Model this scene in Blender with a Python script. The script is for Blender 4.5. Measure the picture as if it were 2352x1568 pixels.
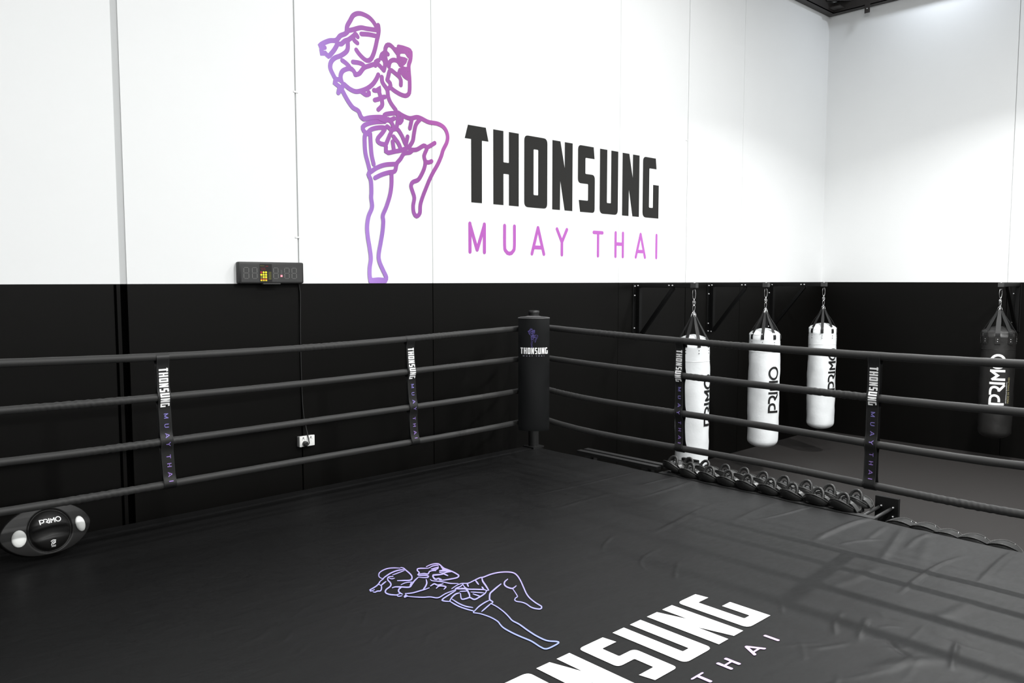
import bpy, bmesh, math, random
import numpy as np
from mathutils import Vector, Matrix
from mathutils.geometry import tessellate_polygon

random.seed(4)
rng = np.random.default_rng(7)
PI = math.pi
scn = bpy.context.scene
for o in list(bpy.data.objects):
    bpy.data.objects.remove(o, do_unlink=True)
COL = scn.collection

# ---------------------------------------------------------------- camera
F0, PIT, YAW, CZ = 1829.6, 0.0764, 0.7509, 2.14
ZC = 0.67                  # top of the ring canvas
YW, XW, ZL = 5.28, 10.93, 2.118   # back wall, right wall, height of the black paint
FV = np.array([math.sin(YAW)*math.cos(PIT), math.cos(YAW)*math.cos(PIT), -math.sin(PIT)])
RV = np.array([math.cos(YAW), -math.sin(YAW), 0.0])
UV = np.cross(RV, FV)
CP = np.array([0, 0, CZ])
cam_d = bpy.data.cameras.new('camera')
cam = bpy.data.objects.new('camera', cam_d); COL.objects.link(cam)
cam_d.sensor_width = 36.0; cam_d.lens = 36.0*F0/2352
cam_d.clip_start = 0.05; cam_d.clip_end = 100
Mx = Matrix(((RV[0], UV[0], -FV[0], 0), (RV[1], UV[1], -FV[1], 0), (RV[2], UV[2], -FV[2], CZ), (0, 0, 0, 1)))
cam.matrix_world = Mx
scn.camera = cam
# ---------------------------------------------------------------- world, lamps, exposure
w = bpy.data.worlds.new('world'); scn.world = w; w.use_nodes = True
w.node_tree.nodes['Background'].inputs[0].default_value = (0.8, 0.88, 1, 1)
w.node_tree.nodes['Background'].inputs[1].default_value = 0.02
scn.view_settings.view_transform = 'Standard'
scn.view_settings.look = 'None'
scn.view_settings.exposure = 0.0
scn.view_settings.gamma = 1.0
scn.view_settings.use_curve_mapping = False
LAMPS = [  # x, y, z, power, radius, beam spread in degrees
    (8.4, 2.2, 5.2, 160, 0.09, 138),
    (10.45, 3.8, 6.3, 15, 0.10, 180),
    (6.4, 2.6, 6.3, 125, 0.2, 180),
    (4.0, 2.6, 6.3, 70, 0.2, 180),
    (1.4, 2.6, 6.3, 25, 0.2, 180),
    (8.6, -1.0, 6.3, 130, 0.2, 180),
    (4.3, -1.0, 6.3, 390, 0.2, 180),
    (0.0, -1.0, 6.3, 350, 0.2, 180),
    (6.0, -4.5, 6.3, 400, 0.2, 180),
    (0.0, -4.5, 6.3, 290, 0.2, 180),
]
for i, (x, y, z, p, r, spr) in enumerate(LAMPS):
    ld = bpy.data.lights.new('high_bay_light', 'AREA'); ld.shape = 'DISK'; ld.size = 2*r
    ld.energy = p; ld.color = (0.985, 0.99, 0.98); ld.spread = math.radians(spr)
    if i == 1: ld.color = (0.84, 0.91, 1.0)
    lo = bpy.data.objects.new('high_bay_light', ld); lo.location = (x, y, z); COL.objects.link(lo)

# pixel of the photograph -> point on a plane of the room
def ray(x, y): return FV + RV*(x-1176)/F0 - UV*(y-784)/F0
def onY(x, y, Y): d = ray(x, y); return CP + d*Y/d[1]
def onX(x, y, X): d = ray(x, y); return CP + d*X/d[0]
def onZ(x, y, Z): d = ray(x, y); return CP + d*(Z-CZ)/d[2]

# ---------------------------------------------------------------- materials
def mat(name, col, rough=0.6, metal=0.0, spec=0.5, bump=None, var=None, sheen=0.0, emit=None, coat=0.0):
    m = bpy.data.materials.new(name); m.use_nodes = True
    nt = m.node_tree; b = nt.nodes['Principled BSDF']
    b.inputs['Base Color'].default_value = (*col, 1); b.inputs['Roughness'].default_value = rough
    b.inputs['Metallic'].default_value = metal; b.inputs['Specular IOR Level'].default_value = spec
    if sheen: b.inputs['Sheen Weight'].default_value = sheen
    if coat: b.inputs['Coat Weight'].default_value = coat
    if emit:
        b.inputs['Emission Color'].default_value = (*emit[:3], 1); b.inputs['Emission Strength'].default_value = emit[3]
    tc = nt.nodes.new('ShaderNodeTexCoord')
    if var:      # (scale, amount)
        n = nt.nodes.new('ShaderNodeTexNoise'); n.inputs['Scale'].default_value = var[0]; n.inputs['Detail'].default_value = 6
        nt.links.new(tc.outputs['Object'], n.inputs['Vector'])
        r = nt.nodes.new('ShaderNodeMapRange'); r.inputs['To Min'].default_value = 1-var[1]; r.inputs['To Max'].default_value = 1+var[1]
        nt.links.new(n.outputs['Fac'], r.inputs['Value'])
        v = nt.nodes.new('ShaderNodeVectorMath'); v.operation = 'SCALE'; v.inputs[0].default_value = col
        nt.links.new(r.outputs[0], v.inputs['Scale']); nt.links.new(v.outputs[0], b.inputs['Base Color'])
    if bump:     # (scale, strength, distance)
        n = nt.nodes.new('ShaderNodeTexNoise'); n.inputs['Scale'].default_value = bump[0]; n.inputs['Detail'].default_value = 5
        nt.links.new(tc.outputs['Object'], n.inputs['Vector'])
        bp = nt.nodes.new('ShaderNodeBump'); bp.inputs['Strength'].default_value = bump[1]; bp.inputs['Distance'].default_value = bump[2]
        nt.links.new(n.outputs['Fac'], bp.inputs['Height']); nt.links.new(bp.outputs[0], b.inputs['Normal'])
    return m

def grad_mat(name, axis_vec, stops, rough=0.6, off=0.0):
    """printed colour fade: position along axis_vec (object space), then a ramp"""
    m = bpy.data.materials.new(name); m.use_nodes = True
    nt = m.node_tree; b = nt.nodes['Principled BSDF']; b.inputs['Roughness'].default_value = rough
    tc = nt.nodes.new('ShaderNodeTexCoord')
    d = nt.nodes.new('ShaderNodeVectorMath'); d.operation = 'DOT_PRODUCT'; d.inputs[1].default_value = axis_vec
    a = nt.nodes.new('ShaderNodeMath'); a.operation = 'ADD'; a.inputs[1].default_value = off
    rp = nt.nodes.new('ShaderNodeValToRGB')
    nt.links.new(tc.outputs['Object'], d.inputs[0]); nt.links.new(d.outputs['Value'], a.inputs[0]); nt.links.new(a.outputs[0], rp.inputs[0])
    e = rp.color_ramp.elements
    e[0].position, e[0].color = stops[0][0], (*stops[0][1], 1)
    e[1].position, e[1].color = stops[-1][0], (*stops[-1][1], 1)
    for p, c in stops[1:-1]:
        q = e.new(p); q.color = (*c, 1)
    nt.links.new(rp.outputs[0], b.inputs['Base Color'])
    return m

def srgb(r, g, b):
    f = lambda c: (c/255/12.92) if c/255 <= 0.04045 else ((c/255+0.055)/1.055)**2.4
    return (f(r), f(g), f(b))

M = {}
M['white_wall'] = mat('white_wall_paint', (0.80, 0.81, 0.81), 0.7, var=(3, 0.012), bump=(260, 0.08, 0.001))
M['black_wall'] = mat('black_wall_paint', (0.0021, 0.0019, 0.0016), 0.46, spec=0.14, var=(1.2, 0.12), bump=(220, 0.15, 0.001))
M['dark_gap'] = mat('dark_gap', (0.004, 0.004, 0.004), 0.9, spec=0.1)
M['sealant'] = mat('grey_sealant', (0.50, 0.51, 0.51), 0.7)
M['sealant_black'] = mat('black_sealant', (0.0006, 0.0006, 0.0006), 0.9, spec=0.0)
M['white_trim'] = mat('white_clip', (0.75, 0.75, 0.75), 0.5)
M['steel_brown'] = mat('brown_painted_steel', (0.030, 0.026, 0.024), 0.55, var=(6, 0.2))
M['steel_grey'] = mat('grey_steel_soffit', (0.16, 0.155, 0.155), 0.6)
M['roof'] = mat('roof_sheet', (0.22, 0.22, 0.23), 0.6)
M['floor'] = mat('black_rubber_floor', (0.0180, 0.0162, 0.0155), 0.62, spec=0.28, var=(40, 0.25), bump=(300, 0.2, 0.001))
M['skirt'] = mat('ring_skirt', (0.006, 0.006, 0.006), 0.7, spec=0.2)
M['print_black'] = mat('black_wall_print', (0.0125, 0.012, 0.011), 0.6, spec=0.25, var=(160, 0.25))
M['print_white'] = mat('white_print', (0.86, 0.86, 0.86), 0.5)
M['rope'] = mat('black_rope_cover', (0.0165, 0.0163, 0.0158), 0.6, spec=0.4, sheen=0.08, bump=(170, 0.35, 0.0012))
M['strap'] = mat('black_strap_vinyl', (0.0075, 0.0075, 0.0075), 0.5, spec=0.4, bump=(22, 0.35, 0.004))
M['pad'] = mat('corner_pad_vinyl', (0.0036, 0.0040, 0.0043), 0.55, spec=0.22, bump=(90, 0.2, 0.001))
M['pad_trim'] = mat('corner_pad_piping', (0.10, 0.10, 0.10), 0.4)
M['post'] = mat('black_ring_post', (0.008, 0.008, 0.008), 0.45)
M['bag_white'] = mat('white_bag_leather', (0.74, 0.76, 0.77), 0.42, bump=(38, 0.35, 0.004), var=(9, 0.05))
M['bag_black'] = mat('black_bag_leather', (0.012, 0.0115, 0.011), 0.42, bump=(28, 0.4, 0.004))
M['web'] = mat('black_webbing', (0.010, 0.010, 0.010), 0.6, spec=0.3)
M['chrome'] = mat('bright_steel', (0.72, 0.72, 0.72), 0.22, metal=1.0)
M['bolt'] = mat('zinc_bolt', (0.75, 0.75, 0.76), 0.35, metal=0.85)
M['bracket'] = mat('black_bracket_steel', (0.0018, 0.0018, 0.0018), 0.5, spec=0.22)
M['bracket_cap'] = mat('grey_end_cap', (0.035, 0.035, 0.035), 0.6)
M['print_ink'] = mat('black_bag_print', (0.008, 0.008, 0.008), 0.45)
M['mitt'] = mat('black_mitt_leather', (0.018, 0.018, 0.0175), 0.36, spec=0.55, bump=(70, 0.35, 0.0015))
M['mitt_trim'] = mat('black_mitt_piping', (0.020, 0.020, 0.019), 0.5)
M['mitt_handle'] = mat('black_mitt_handle', (0.017, 0.017, 0.0165), 0.42, bump=(120, 0.4, 0.0015))
M['rack'] = mat('black_rack_steel', (0.014, 0.014, 0.014), 0.5)
M['rack_plate'] = mat('black_rack_plate', (0.007, 0.007, 0.007), 0.75, spec=0.15, var=(60, 0.3))
M['socket'] = mat('white_socket_plastic', (0.82, 0.82, 0.80), 0.4)
M['socket_side'] = mat('grey_socket_base', (0.20, 0.20, 0.20), 0.5)
M['cable'] = mat('black_cable', (0.008, 0.008, 0.008), 0.5)
M['timer_case'] = mat('timer_case', (0.012, 0.012, 0.012), 0.5)
M['timer_face'] = mat('timer_face', (0.042, 0.042, 0.042), 0.35)
M['timer_dark'] = mat('timer_dark', (0.006, 0.005, 0.005), 0.4)
M['led_off'] = mat('led_off', (0.42, 0.42, 0.40), 0.4)
M['led_on'] = mat('led_on', (0.9, 0.1, 0.12), 0.4, emit=(1.0, 0.16, 0.20, 3.0))
M['key_yellow'] = mat('yellow_key', srgb(225, 215, 40), 0.5, emit=(0.75, 0.68, 0.04, 0.25))
M['key_red'] = mat('red_key', srgb(175, 45, 50), 0.5)
M['key_orange'] = mat('orange_key', srgb(205, 105, 30), 0.5)
M['key_green'] = mat('green_key', srgb(120, 120, 50), 0.5)
M['shield'] = mat('black_shield_leather', (0.0045, 0.0042, 0.0040), 0.5, spec=0.3, bump=(60, 0.25, 0.001))
M['shield_white'] = mat('white_shield_leather', (0.78, 0.79, 0.77), 0.45)
purple_wall = [(0.0, srgb(168, 126, 208)), (0.2, srgb(148, 104, 186)), (0.42, srgb(146, 78, 160)), (0.7, srgb(140, 66, 144)), (1.0, srgb(162, 74, 156))]
M['fighter_wall'] = grad_mat('purple_wall_print', (0.85, 0, 0.28), purple_wall, off=-3.5)
M['thai_wall'] = grad_mat('magenta_wall_print', (0.33, 0, 0), [(0, srgb(172, 84, 176)), (1, srgb(182, 96, 186))], off=0.0)
M['fighter_canvas'] = grad_mat('lilac_canvas_print', (0.55, 0.42, 0), [(0.0, srgb(128, 152, 216)), (0.35, srgb(152, 154, 214)), (0.7, srgb(164, 152, 208)), (1.0, srgb(186, 140, 206))], rough=0.5, off=-1.98)
M['thai_canvas'] = grad_mat('pink_canvas_print', (0.6, 0, 0), [(0, srgb(160, 160, 210)), (1, srgb(206, 168, 206))], rough=0.5, off=-1.0)
M['fighter_pad'] = mat('violet_pad_print', srgb(98, 88, 158), 0.5)
M['pad_small'] = mat('grey_pad_print', (0.20, 0.20, 0.24), 0.5)
M['strap_thai'] = grad_mat('violet_strap_print', (0, 0, 1), [(0, srgb(140, 108, 178)), (0.45, srgb(118, 114, 180)), (1, srgb(84, 94, 160))], rough=0.5, off=-0.67-0.35+0.02)
M['rivet'] = mat('rivet', (0.06, 0.06, 0.06), 0.3, metal=0.5)
M['gold_print'] = mat('gold_print', (0.30, 0.27, 0.14), 0.5)

# canvas: dull vinyl with fine creases
cm = mat('black_canvas_vinyl', (0.0027, 0.0027, 0.0028), 0.5, spec=0.29)
nt = cm.node_tree; b = nt.nodes['Principled BSDF']
tc = nt.nodes.new('ShaderNodeTexCoord')
def noise(scale, stretch, detail=5, rot=0.0, typ='n'):
    mp = nt.nodes.new('ShaderNodeMapping'); mp.inputs['Scale'].default_value = stretch; mp.inputs['Rotation'].default_value = (0, 0, rot)
    nt.links.new(tc.outputs['Object'], mp.inputs['Vector'])
    n = nt.nodes.new('ShaderNodeTexNoise'); n.inputs['Scale'].default_value = scale; n.inputs['Detail'].default_value = detail
    n.inputs['Distortion'].default_value = 0.6
    nt.links.new(mp.outputs[0], n.inputs['Vector']); return n
n1 = noise(3.2, (0.5, 1.6, 1), 4, rot=0.25); n2 = noise(34, (0.5, 1.0, 1), 5, rot=0.5); n3 = noise(420, (1, 1, 1), 2)
prev = None
for n, s, dist in ((n1, 0.35, 0.012), (n2, 0.25, 0.0011), (n3, 0.30, 0.0004)):
    bp = nt.nodes.new('ShaderNodeBump'); bp.inputs['Strength'].default_value = s; bp.inputs['Distance'].default_value = dist
    nt.links.new(n.outputs['Fac'], bp.inputs['Height'])
    if prev: nt.links.new(prev.outputs[0], bp.inputs['Normal'])
    prev = bp
nt.links.new(prev.outputs[0], b.inputs['Normal'])
r = nt.nodes.new('ShaderNodeMapRange'); r.inputs['To Min'].default_value = 0.40; r.inputs['To Max'].default_value = 0.56
nt.links.new(n2.outputs['Fac'], r.inputs['Value']); nt.links.new(r.outputs[0], b.inputs['Roughness'])
M['canvas'] = cm

# ---------------------------------------------------------------- helpers
def tag(o, label=None, cat=None, group=None, kind=None):
    if label: o['label'] = label
    if cat: o['category'] = cat
    if group: o['group'] = group
    if kind: o['kind'] = kind
    return o
def empty(name, loc=(0, 0, 0), rz=0.0):
    o = bpy.data.objects.new(name, None); o.location = loc; o.rotation_euler = (0, 0, rz); o.empty_display_size = 0.1
    COL.objects.link(o); return o
def obj_from(name, verts, faces, m, parent=None, smooth=False, mats=None, fmat=None):
    me = bpy.data.meshes.new(name); me.from_pydata([tuple(map(float, v)) for v in verts], [], [tuple(f) for f in faces])
    for mm in (mats or [m]): me.materials.append(mm)
    if smooth: me.polygons.foreach_set('use_smooth', [True]*len(me.polygons))
    if fmat is not None: me.polygons.foreach_set('material_index', fmat)
    me.update()
    o = bpy.data.objects.new(name, me); COL.objects.link(o)
    if parent: o.parent = parent
    return o

class MB:
    def __init__(self): self.v = []; self.f = []; self.mi = []
    def add(self, vs, fs, mi=0):
        k = len(self.v); self.v += [tuple(map(float, p)) for p in vs]; self.f += [tuple(i+k for i in f) for f in fs]; self.mi += [mi]*len(fs)
    def box(self, x0, x1, y0, y1, z0, z1, bev=0.0, mi=0, mtx=None):
        bm = bmesh.new(); bmesh.ops.create_cube(bm, size=1)
        for v in bm.verts: v.co = Vector((x0+(v.co.x+.5)*(x1-x0), y0+(v.co.y+.5)*(y1-y0), z0+(v.co.z+.5)*(z1-z0)))
        if bev: bmesh.ops.bevel(bm, geom=list(bm.edges), offset=bev, segments=2, profile=0.6, affect='EDGES')
        if mtx: bmesh.ops.transform(bm, matrix=mtx, verts=bm.verts)
        self.bm(bm, mi)
    def bm(self, bm, mi=0):
        bm.verts.index_update()
        self.add([v.co[:] for v in bm.verts], [[v.index for v in f.verts] for f in bm.faces], mi); bm.free()
    def bar(self, a, b2, wx, wy, up=(0, 0, 1), mi=0, bev=0.0):
        a, b2 = Vector(a), Vector(b2); d = b2-a; L = d.length; zx = d.normalized(); up = Vector(up)
        s = zx.cross(up).normalized(); u = s.cross(zx)
        m = Matrix(((s.x, u.x, zx.x, a.x), (s.y, u.y, zx.y, a.y), (s.z, u.z, zx.z, a.z), (0, 0, 0, 1)))
        self.box(-wx/2, wx/2, -wy/2, wy/2, 0, L, bev, mi, m)
    def tube(self, pts, r, n=10, closed=False, mi=0, caps=True, rfun=None):
        P = [Vector(p) for p in pts]; N = len(P); vs = []; fs = []
        t0 = (P[1]-P[0]).normalized(); ref = Vector((0, 0, 1)) if abs(t0.z) < 0.9 else Vector((1, 0, 0))
        s = t0.cross(ref).normalized()
        for i in range(N):
            if closed: t = (P[(i+1) % N]-P[i-1]).normalized()
            else: t = (P[min(i+1, N-1)]-P[max(i-1, 0)]).normalized()
            s = (s-t*s.dot(t)).normalized(); u = t.cross(s)
            for k in range(n):
                a = 2*PI*k/n; rr = r if rfun is None else rfun(i, a)
                vs.append(P[i]+(s*math.cos(a)+u*math.sin(a))*rr)
        for i in range(N if closed else N-1):
            j = (i+1) % N
            for k in range(n):
                k2 = (k+1) % n; fs.append((i*n+k, i*n+k2, j*n+k2, j*n+k))
        if caps and not closed:
            fs.append(tuple(range(n))[::-1]); fs.append(tuple((N-1)*n+k for k in range(n)))
        self.add(vs, fs, mi)
    def lathe(self, prof, n=24, c=(0, 0, 0), mi=0, sx=1.0, sy=1.0):
        vs = []; fs = []
        for (r, z) in prof:
            for k in range(n):
                a = 2*PI*k/n; vs.append((c[0]+r*sx*math.cos(a), c[1]+r*sy*math.sin(a), c[2]+z))
        for i in range(len(prof)-1):
            for k in range(n):
                k2 = (k+1) % n; fs.append((i*n+k, i*n+k2, (i+1)*n+k2, (i+1)*n+k))
        fs.append(tuple(range(n))[::-1]); fs.append(tuple((len(prof)-1)*n+k for k in range(n)))
        self.add(vs, fs, mi)
    def build(self, name, m, parent=None, smooth=False, mats=None):
        return obj_from(name, self.v, self.f, m, parent, smooth, mats, self.mi if mats else None)

def smooth_by_angle(o, ang=0.7):
    me = o.data
    me.polygons.foreach_set('use_smooth', [True]*len(me.polygons))
    bm = bmesh.new(); bm.from_mesh(me)
    bmesh.ops.recalc_face_normals(bm, faces=bm.faces)
    for e in bm.edges:
        if len(e.link_faces) == 2 and e.calc_face_angle(0) > ang: e.smooth = False
    bm.to_mesh(me); bm.free(); return o

def catmull(pts, step, closed=False):
    P = [np.array(p, float) for p in pts]
    if len(P) < 3:
        L = np.linalg.norm(P[1]-P[0]); n = max(2, int(L/step)+1)
        return [P[0]+(P[1]-P[0])*t for t in np.linspace(0, 1, n)]
    out = []; N = len(P)
    for i in range(N-1):
        p0 = P[i-1] if i > 0 else 2*P[0]-P[1]; p1 = P[i]; p2 = P[i+1]; p3 = P[i+2] if i+2 < N else 2*P[-1]-P[-2]
        n = max(1, int(np.linalg.norm(p2-p1)/step))
        for k in range(n):
            t = k/n
            out.append(0.5*((2*p1)+(-p0+p2)*t+(2*p0-5*p1+4*p2-p3)*t*t+(-p0+3*p1-3*p2+p3)*t**3))
    out.append(P[-1]); return out

def ribbon(mb, pts, wd, mp0, step=None, smooth=True, taper=0.0, cap=6, sq=False, lift=None):
    """flat stroke of width wd along 2-D pts; mp maps (u,v) -> 3-D point of the printed surface"""
    cur = [0]
    mp = mp0 if lift is None else (lambda u, v: mp0(u, v, lift+cur[0]*4e-6))
    step = step or wd*0.8
    if smooth: Q = catmull(pts, step)
    else:
        Q = []
        for a, b2 in zip(pts[:-1], pts[1:]):
            a, b2 = np.array(a, float), np.array(b2, float); n = max(1, int(np.linalg.norm(b2-a)/step))
            Q += [a+(b2-a)*t/n for t in range(n)]
        Q.append(np.array(pts[-1], float))
    Q = [q for i, q in enumerate(Q) if i == 0 or np.linalg.norm(q-Q[i-1]) > 1e-6]
    N = len(Q); vs = []; fs = []; dirs = []
    for i in range(N):
        cur[0] = i
        a = Q[i]-Q[i-1] if i else Q[1]-Q[0]; c = Q[i+1]-Q[i] if i < N-1 else a
        a = a/np.linalg.norm(a); c = c/np.linalg.norm(c); t = a+c; L = np.linalg.norm(t)
        t = t/L if L > 1e-3 else a
        k = min(1.6, 1/max(0.4, abs(t @ a)))
        e = 1.0
        if taper: e = min(1.0, (1-taper)+taper*min(i, N-1-i)/max(1.0, N*0.22))
        n = np.array([-t[1], t[0]])*wd/2*k*e
        vs += [mp(*(Q[i]+n)), mp(*(Q[i]-n))]; dirs.append((t, e))
    for i in range(N-1): fs.append((2*i+1, 2*i+3, 2*i+2, 2*i))
    if not sq:
        for i, sg in ((0, -1), (N-1, 1)):
            t, e = dirs[i]; t = t*sg; n = np.array([-t[1], t[0]]); c0 = len(vs)
            for k in range(cap+1):
                a = PI*k/cap; vs.append(mp(*(Q[i]+(n*math.cos(a)+t*math.sin(a))*wd/2*e)))
            fs.append(tuple(c0+k for k in range(cap+1))[::-1])
    mb.add(vs, fs)

def round_poly(pts):
    """pts: (x, y[, radius]) -> list of points with rounded corners"""
    out = []; N = len(pts)
    for i, p in enumerate(pts):
        r_ = p[2] if len(p) > 2 else 0
        if not r_: out.append((p[0], p[1])); continue
        P = np.array(p[:2]); A = np.array(pts[i-1][:2]); B = np.array(pts[(i+1) % N][:2])
        a = P+(A-P)/np.linalg.norm(A-P)*r_; c = P+(B-P)/np.linalg.norm(B-P)*r_
        for t in np.linspace(0, 1, 6): q = (1-t)**2*a+2*t*(1-t)*P+t*t*c; out.append((q[0], q[1]))
    return out
LET = {
 'T': [[(.055, 1), (.365, 1), (.412, .823), (.296, .822), (.294, 0), (.108, 0), (.108, .822), (0, .822)]],
 'H': [[(0, 0), (0, 1), (.186, 1), (.186, .58, .012), (.287, .58, .012), (.287, 1), (.474, 1), (.474, 0), (.287, 0), (.287, .425, .012), (.186, .425, .012), (.186, 0)]],
 'O': [[(0, 0, .075), (0, 1, .075), (.461, 1, .075), (.461, 0, .075)], [(.184, .18, .015), (.276, .18, .015), (.276, .822, .015), (.184, .822, .015)]],
 'N': [[(0, 0), (0, 1), (.168, 1), (.26, .622), (.26, 1), (.430, 1), (.430, 0), (.262, 0), (.167, .425), (.163, 0)]],
 'S': [[(0, 1, .07), (.352, 1), (.374, .822), (.167, .822, .018), (.167, .58, .018), (.384, .58, .07), (.384, 0, .06), (.053, 0), (.022, .178), (.23, .178, .018), (.23, .43, .018), (0, .43, .07)]],
 'U': [[(0, 1), (.172, 1), (.172, .175, .015), (.268, .175, .015), (.268, 1), (.437, 1), (.437, 0, .08), (0, 0, .08)]],
 'G': [[(0, 1, .08), (.34, 1), (.362, .822), (.170, .822, .018), (.170, .17, .018), (.275, .17, .018), (.275, .556), (.430, .556), (.430, 0), (0, 0, .09)]],
}
WORD = [('T', 0.0), ('H', .497), ('O', 1.076), ('N', 1.640), ('S', 2.188), ('U', 2.687), ('N', 3.230), ('G', 3.752)]
def letter_obj(ch, mp, m, parent, name='letter'):
    loops = [round_poly(l) for l in LET[ch]]
    flat = [p for l in loops for p in l]
    tris = tessellate_polygon([[Vector((p[0], p[1], 0)) for p in l] for l in loops])
    vs = [mp(*p) for p in flat]
    fs = []
    for t in tris:
        a, b2, c = [flat[i] for i in t]
        cr = (b2[0]-a[0])*(c[1]-a[1])-(b2[1]-a[1])*(c[0]-a[0])
        fs.append(tuple(t) if cr > 0 else tuple(t)[::-1])
    return obj_from(name, vs, fs, m, parent)
# thin round-ended letters, height 1: strokes
THAI = {
 'M': ([[(.05, 0), (.05, 1)], [(.05, .97), (.38, .08)], [(.38, .08), (.72, .97)], [(.72, 1), (.72, 0)]], .77),
 'U': ([[(.04, 1), (.04, .28), (.07, .1), (.18, 0), (.28, -.02), (.38, 0), (.49, .1), (.53, .28), (.53, 1)]], .57),
 'A': ([[(.03, 0), (.35, 1)], [(.35, 1), (.67, 0)], [(.13, .25), (.57, .25)]], .70),
 'Y': ([[(.02, 1), (.30, .5)], [(.58, 1), (.30, .5)], [(.30, .5), (.30, 0)]], .60),
 'T': ([[(.02, .96), (.56, .96)], [(.29, .96), (.29, 0)]], .58),
 'H': ([[(.04, 0), (.04, 1)], [(.52, 0), (.52, 1)], [(.04, .53), (.52, .53)]], .56),
 'I': ([[(.03, 0), (.03, 1)]], .06),
}
PRIMO = {
 'P': [[(.09, 0), (.09, .92), (.42, .92)], [(.40, .92), (.60, .86), (.70, .64), (.62, .42), (.42, .34), (.24, .34)]],
 'R': [[(.72, .93), (1.0, .92), (1.22, .84), (1.30, .64), (1.20, .42), (1.0, .36)], [(1.02, .40), (1.46, .02)]],
 'I': [[(1.56, 0), (1.56, 1)]],
 'M': [[(1.84, 0), (1.84, .78)], [(1.80, .86), (2.12, .48), (2.46, .95)], [(2.44, .98), (2.44, 0)]],
 'O': [[(3.10+.45*math.cos(a), .5+.45*math.sin(a)) for a in np.linspace(0, 2*PI, 25)]],
}
SMOOTH_SET = {('P', 1), ('R', 0), ('O', 0)}
def primo(mp, m, parent, wd=0.155, name='letter'):
    for ch, st in PRIMO.items():
        mb = MB()
        for i, s in enumerate(st): ribbon(mb, s, wd, mp, step=.07, smooth=(ch, i) in SMOOTH_SET, sq=True, lift=i*3e-4)
        mb.build(name, m, parent)

# ---------------------------------------------------------------- the fighter drawing (wall version), pixel tracing -> metres on the wall
def za(L): return [(700+u/4.355, v/4.355) for u, v in L]
def zb(L): return [(700+u/3.733, 240+v/3.733) for u, v in L]
FA = [
 [(418,318),(424,262),(455,205),(480,160),(515,138),(560,136),(610,155),(650,180),(690,225),(718,275),(738,300)],
 [(425,308),(480,297),(560,277),(620,287),(725,302)], [(735,252),(740,300),(733,355),(722,400),(705,480),(685,545),(660,592),(630,606),(600,595),(560,558),(530,522),(515,499)],
 [(566,340),(640,345),(730,364)], [(425,320),(400,340),(355,358),(315,402),(250,407),(190,430),(155,455),(165,478),(198,475)],
 [(166,500),(172,532),(205,532),(235,562),(270,530),(300,490),(325,440),(312,410)], [(335,438),(365,440),(400,410),(440,395),(490,358),(507,340),(528,368)],
 [(480,370),(497,405),(525,430)], [(430,405),(425,500),(368,552),(300,580),(262,622),(255,680),(280,740),(310,790),(345,795),(368,812)],
 [(365,812),(358,760),(377,712),(430,687),(470,690),(500,728),(505,748)], [(505,748),(545,735),(590,680),(640,660),(700,642),(740,650),(790,705)],
 [(375,605),(410,630),(440,660),(460,690)], [(482,620),(540,628),(580,645),(600,668)], [(790,705),(803,640),(785,590),(765,578)], [(805,560),(815,610),(840,662)],
 [(705,655),(710,620),(738,603)], [(760,582),(772,545),(805,520),(805,490),(820,455),(850,450),(885,480),(915,520),(935,545)], [(800,515),(830,542)],
 [(840,665),(850,622),(885,600),(930,612),(955,650)], [(938,468),(990,480),(1050,505),(1060,540),(1055,600),(1040,650),(1042,720),(1048,800),(1048,900),(1038,940),(1008,958),(960,945),(900,910),(850,870)],
 [(905,495),(960,498),(1010,520),(1038,560)], [(925,535),(955,515),(1000,515)], [(935,555),(940,590),(965,595),(1005,600),(985,632),(955,650)], [(945,585),(1000,595)],
 [(975,680),(1005,692),(1040,690)], [(965,720),(1000,765),(1040,790)], [(990,700),(1010,738),(1040,748)], [(952,702),(940,750),(960,800),(960,850)],
 [(825,800),(835,760),(855,702),(900,730),(948,772)], [(825,800),(852,832),(855,870),(828,890)], [(770,770),(775,820),(800,860),(825,900),(835,970),(860,1030),(910,1100)],
 [(735,747),(715,790),(680,840),(630,880),(570,905),(510,915),(450,890),(392,842)], [(570,920),(612,948),(640,940),(640,925)],
 [(692,902),(722,905),(745,885),(745,920),(762,970),(800,968)], [(700,1000),(738,990),(765,975)], [(768,980),(775,1040),(762,1070),(735,1095)],
 [(312,795),(302,832),(338,860),(347,900),(335,928)], [(392,842),(372,872),(372,910)], [(340,905),(372,905),(395,945),(435,1015),(480,1075),(535,1110),(560,1165),(590,1190),(650,1180),(720,1176),(790,1187)],
 [(800,1215),(700,1220),(620,1240),(580,1270),(590,1310),(625,1338)], [(800,1195),(798,1150),(850,1135),(930,1130)],
]
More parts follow.
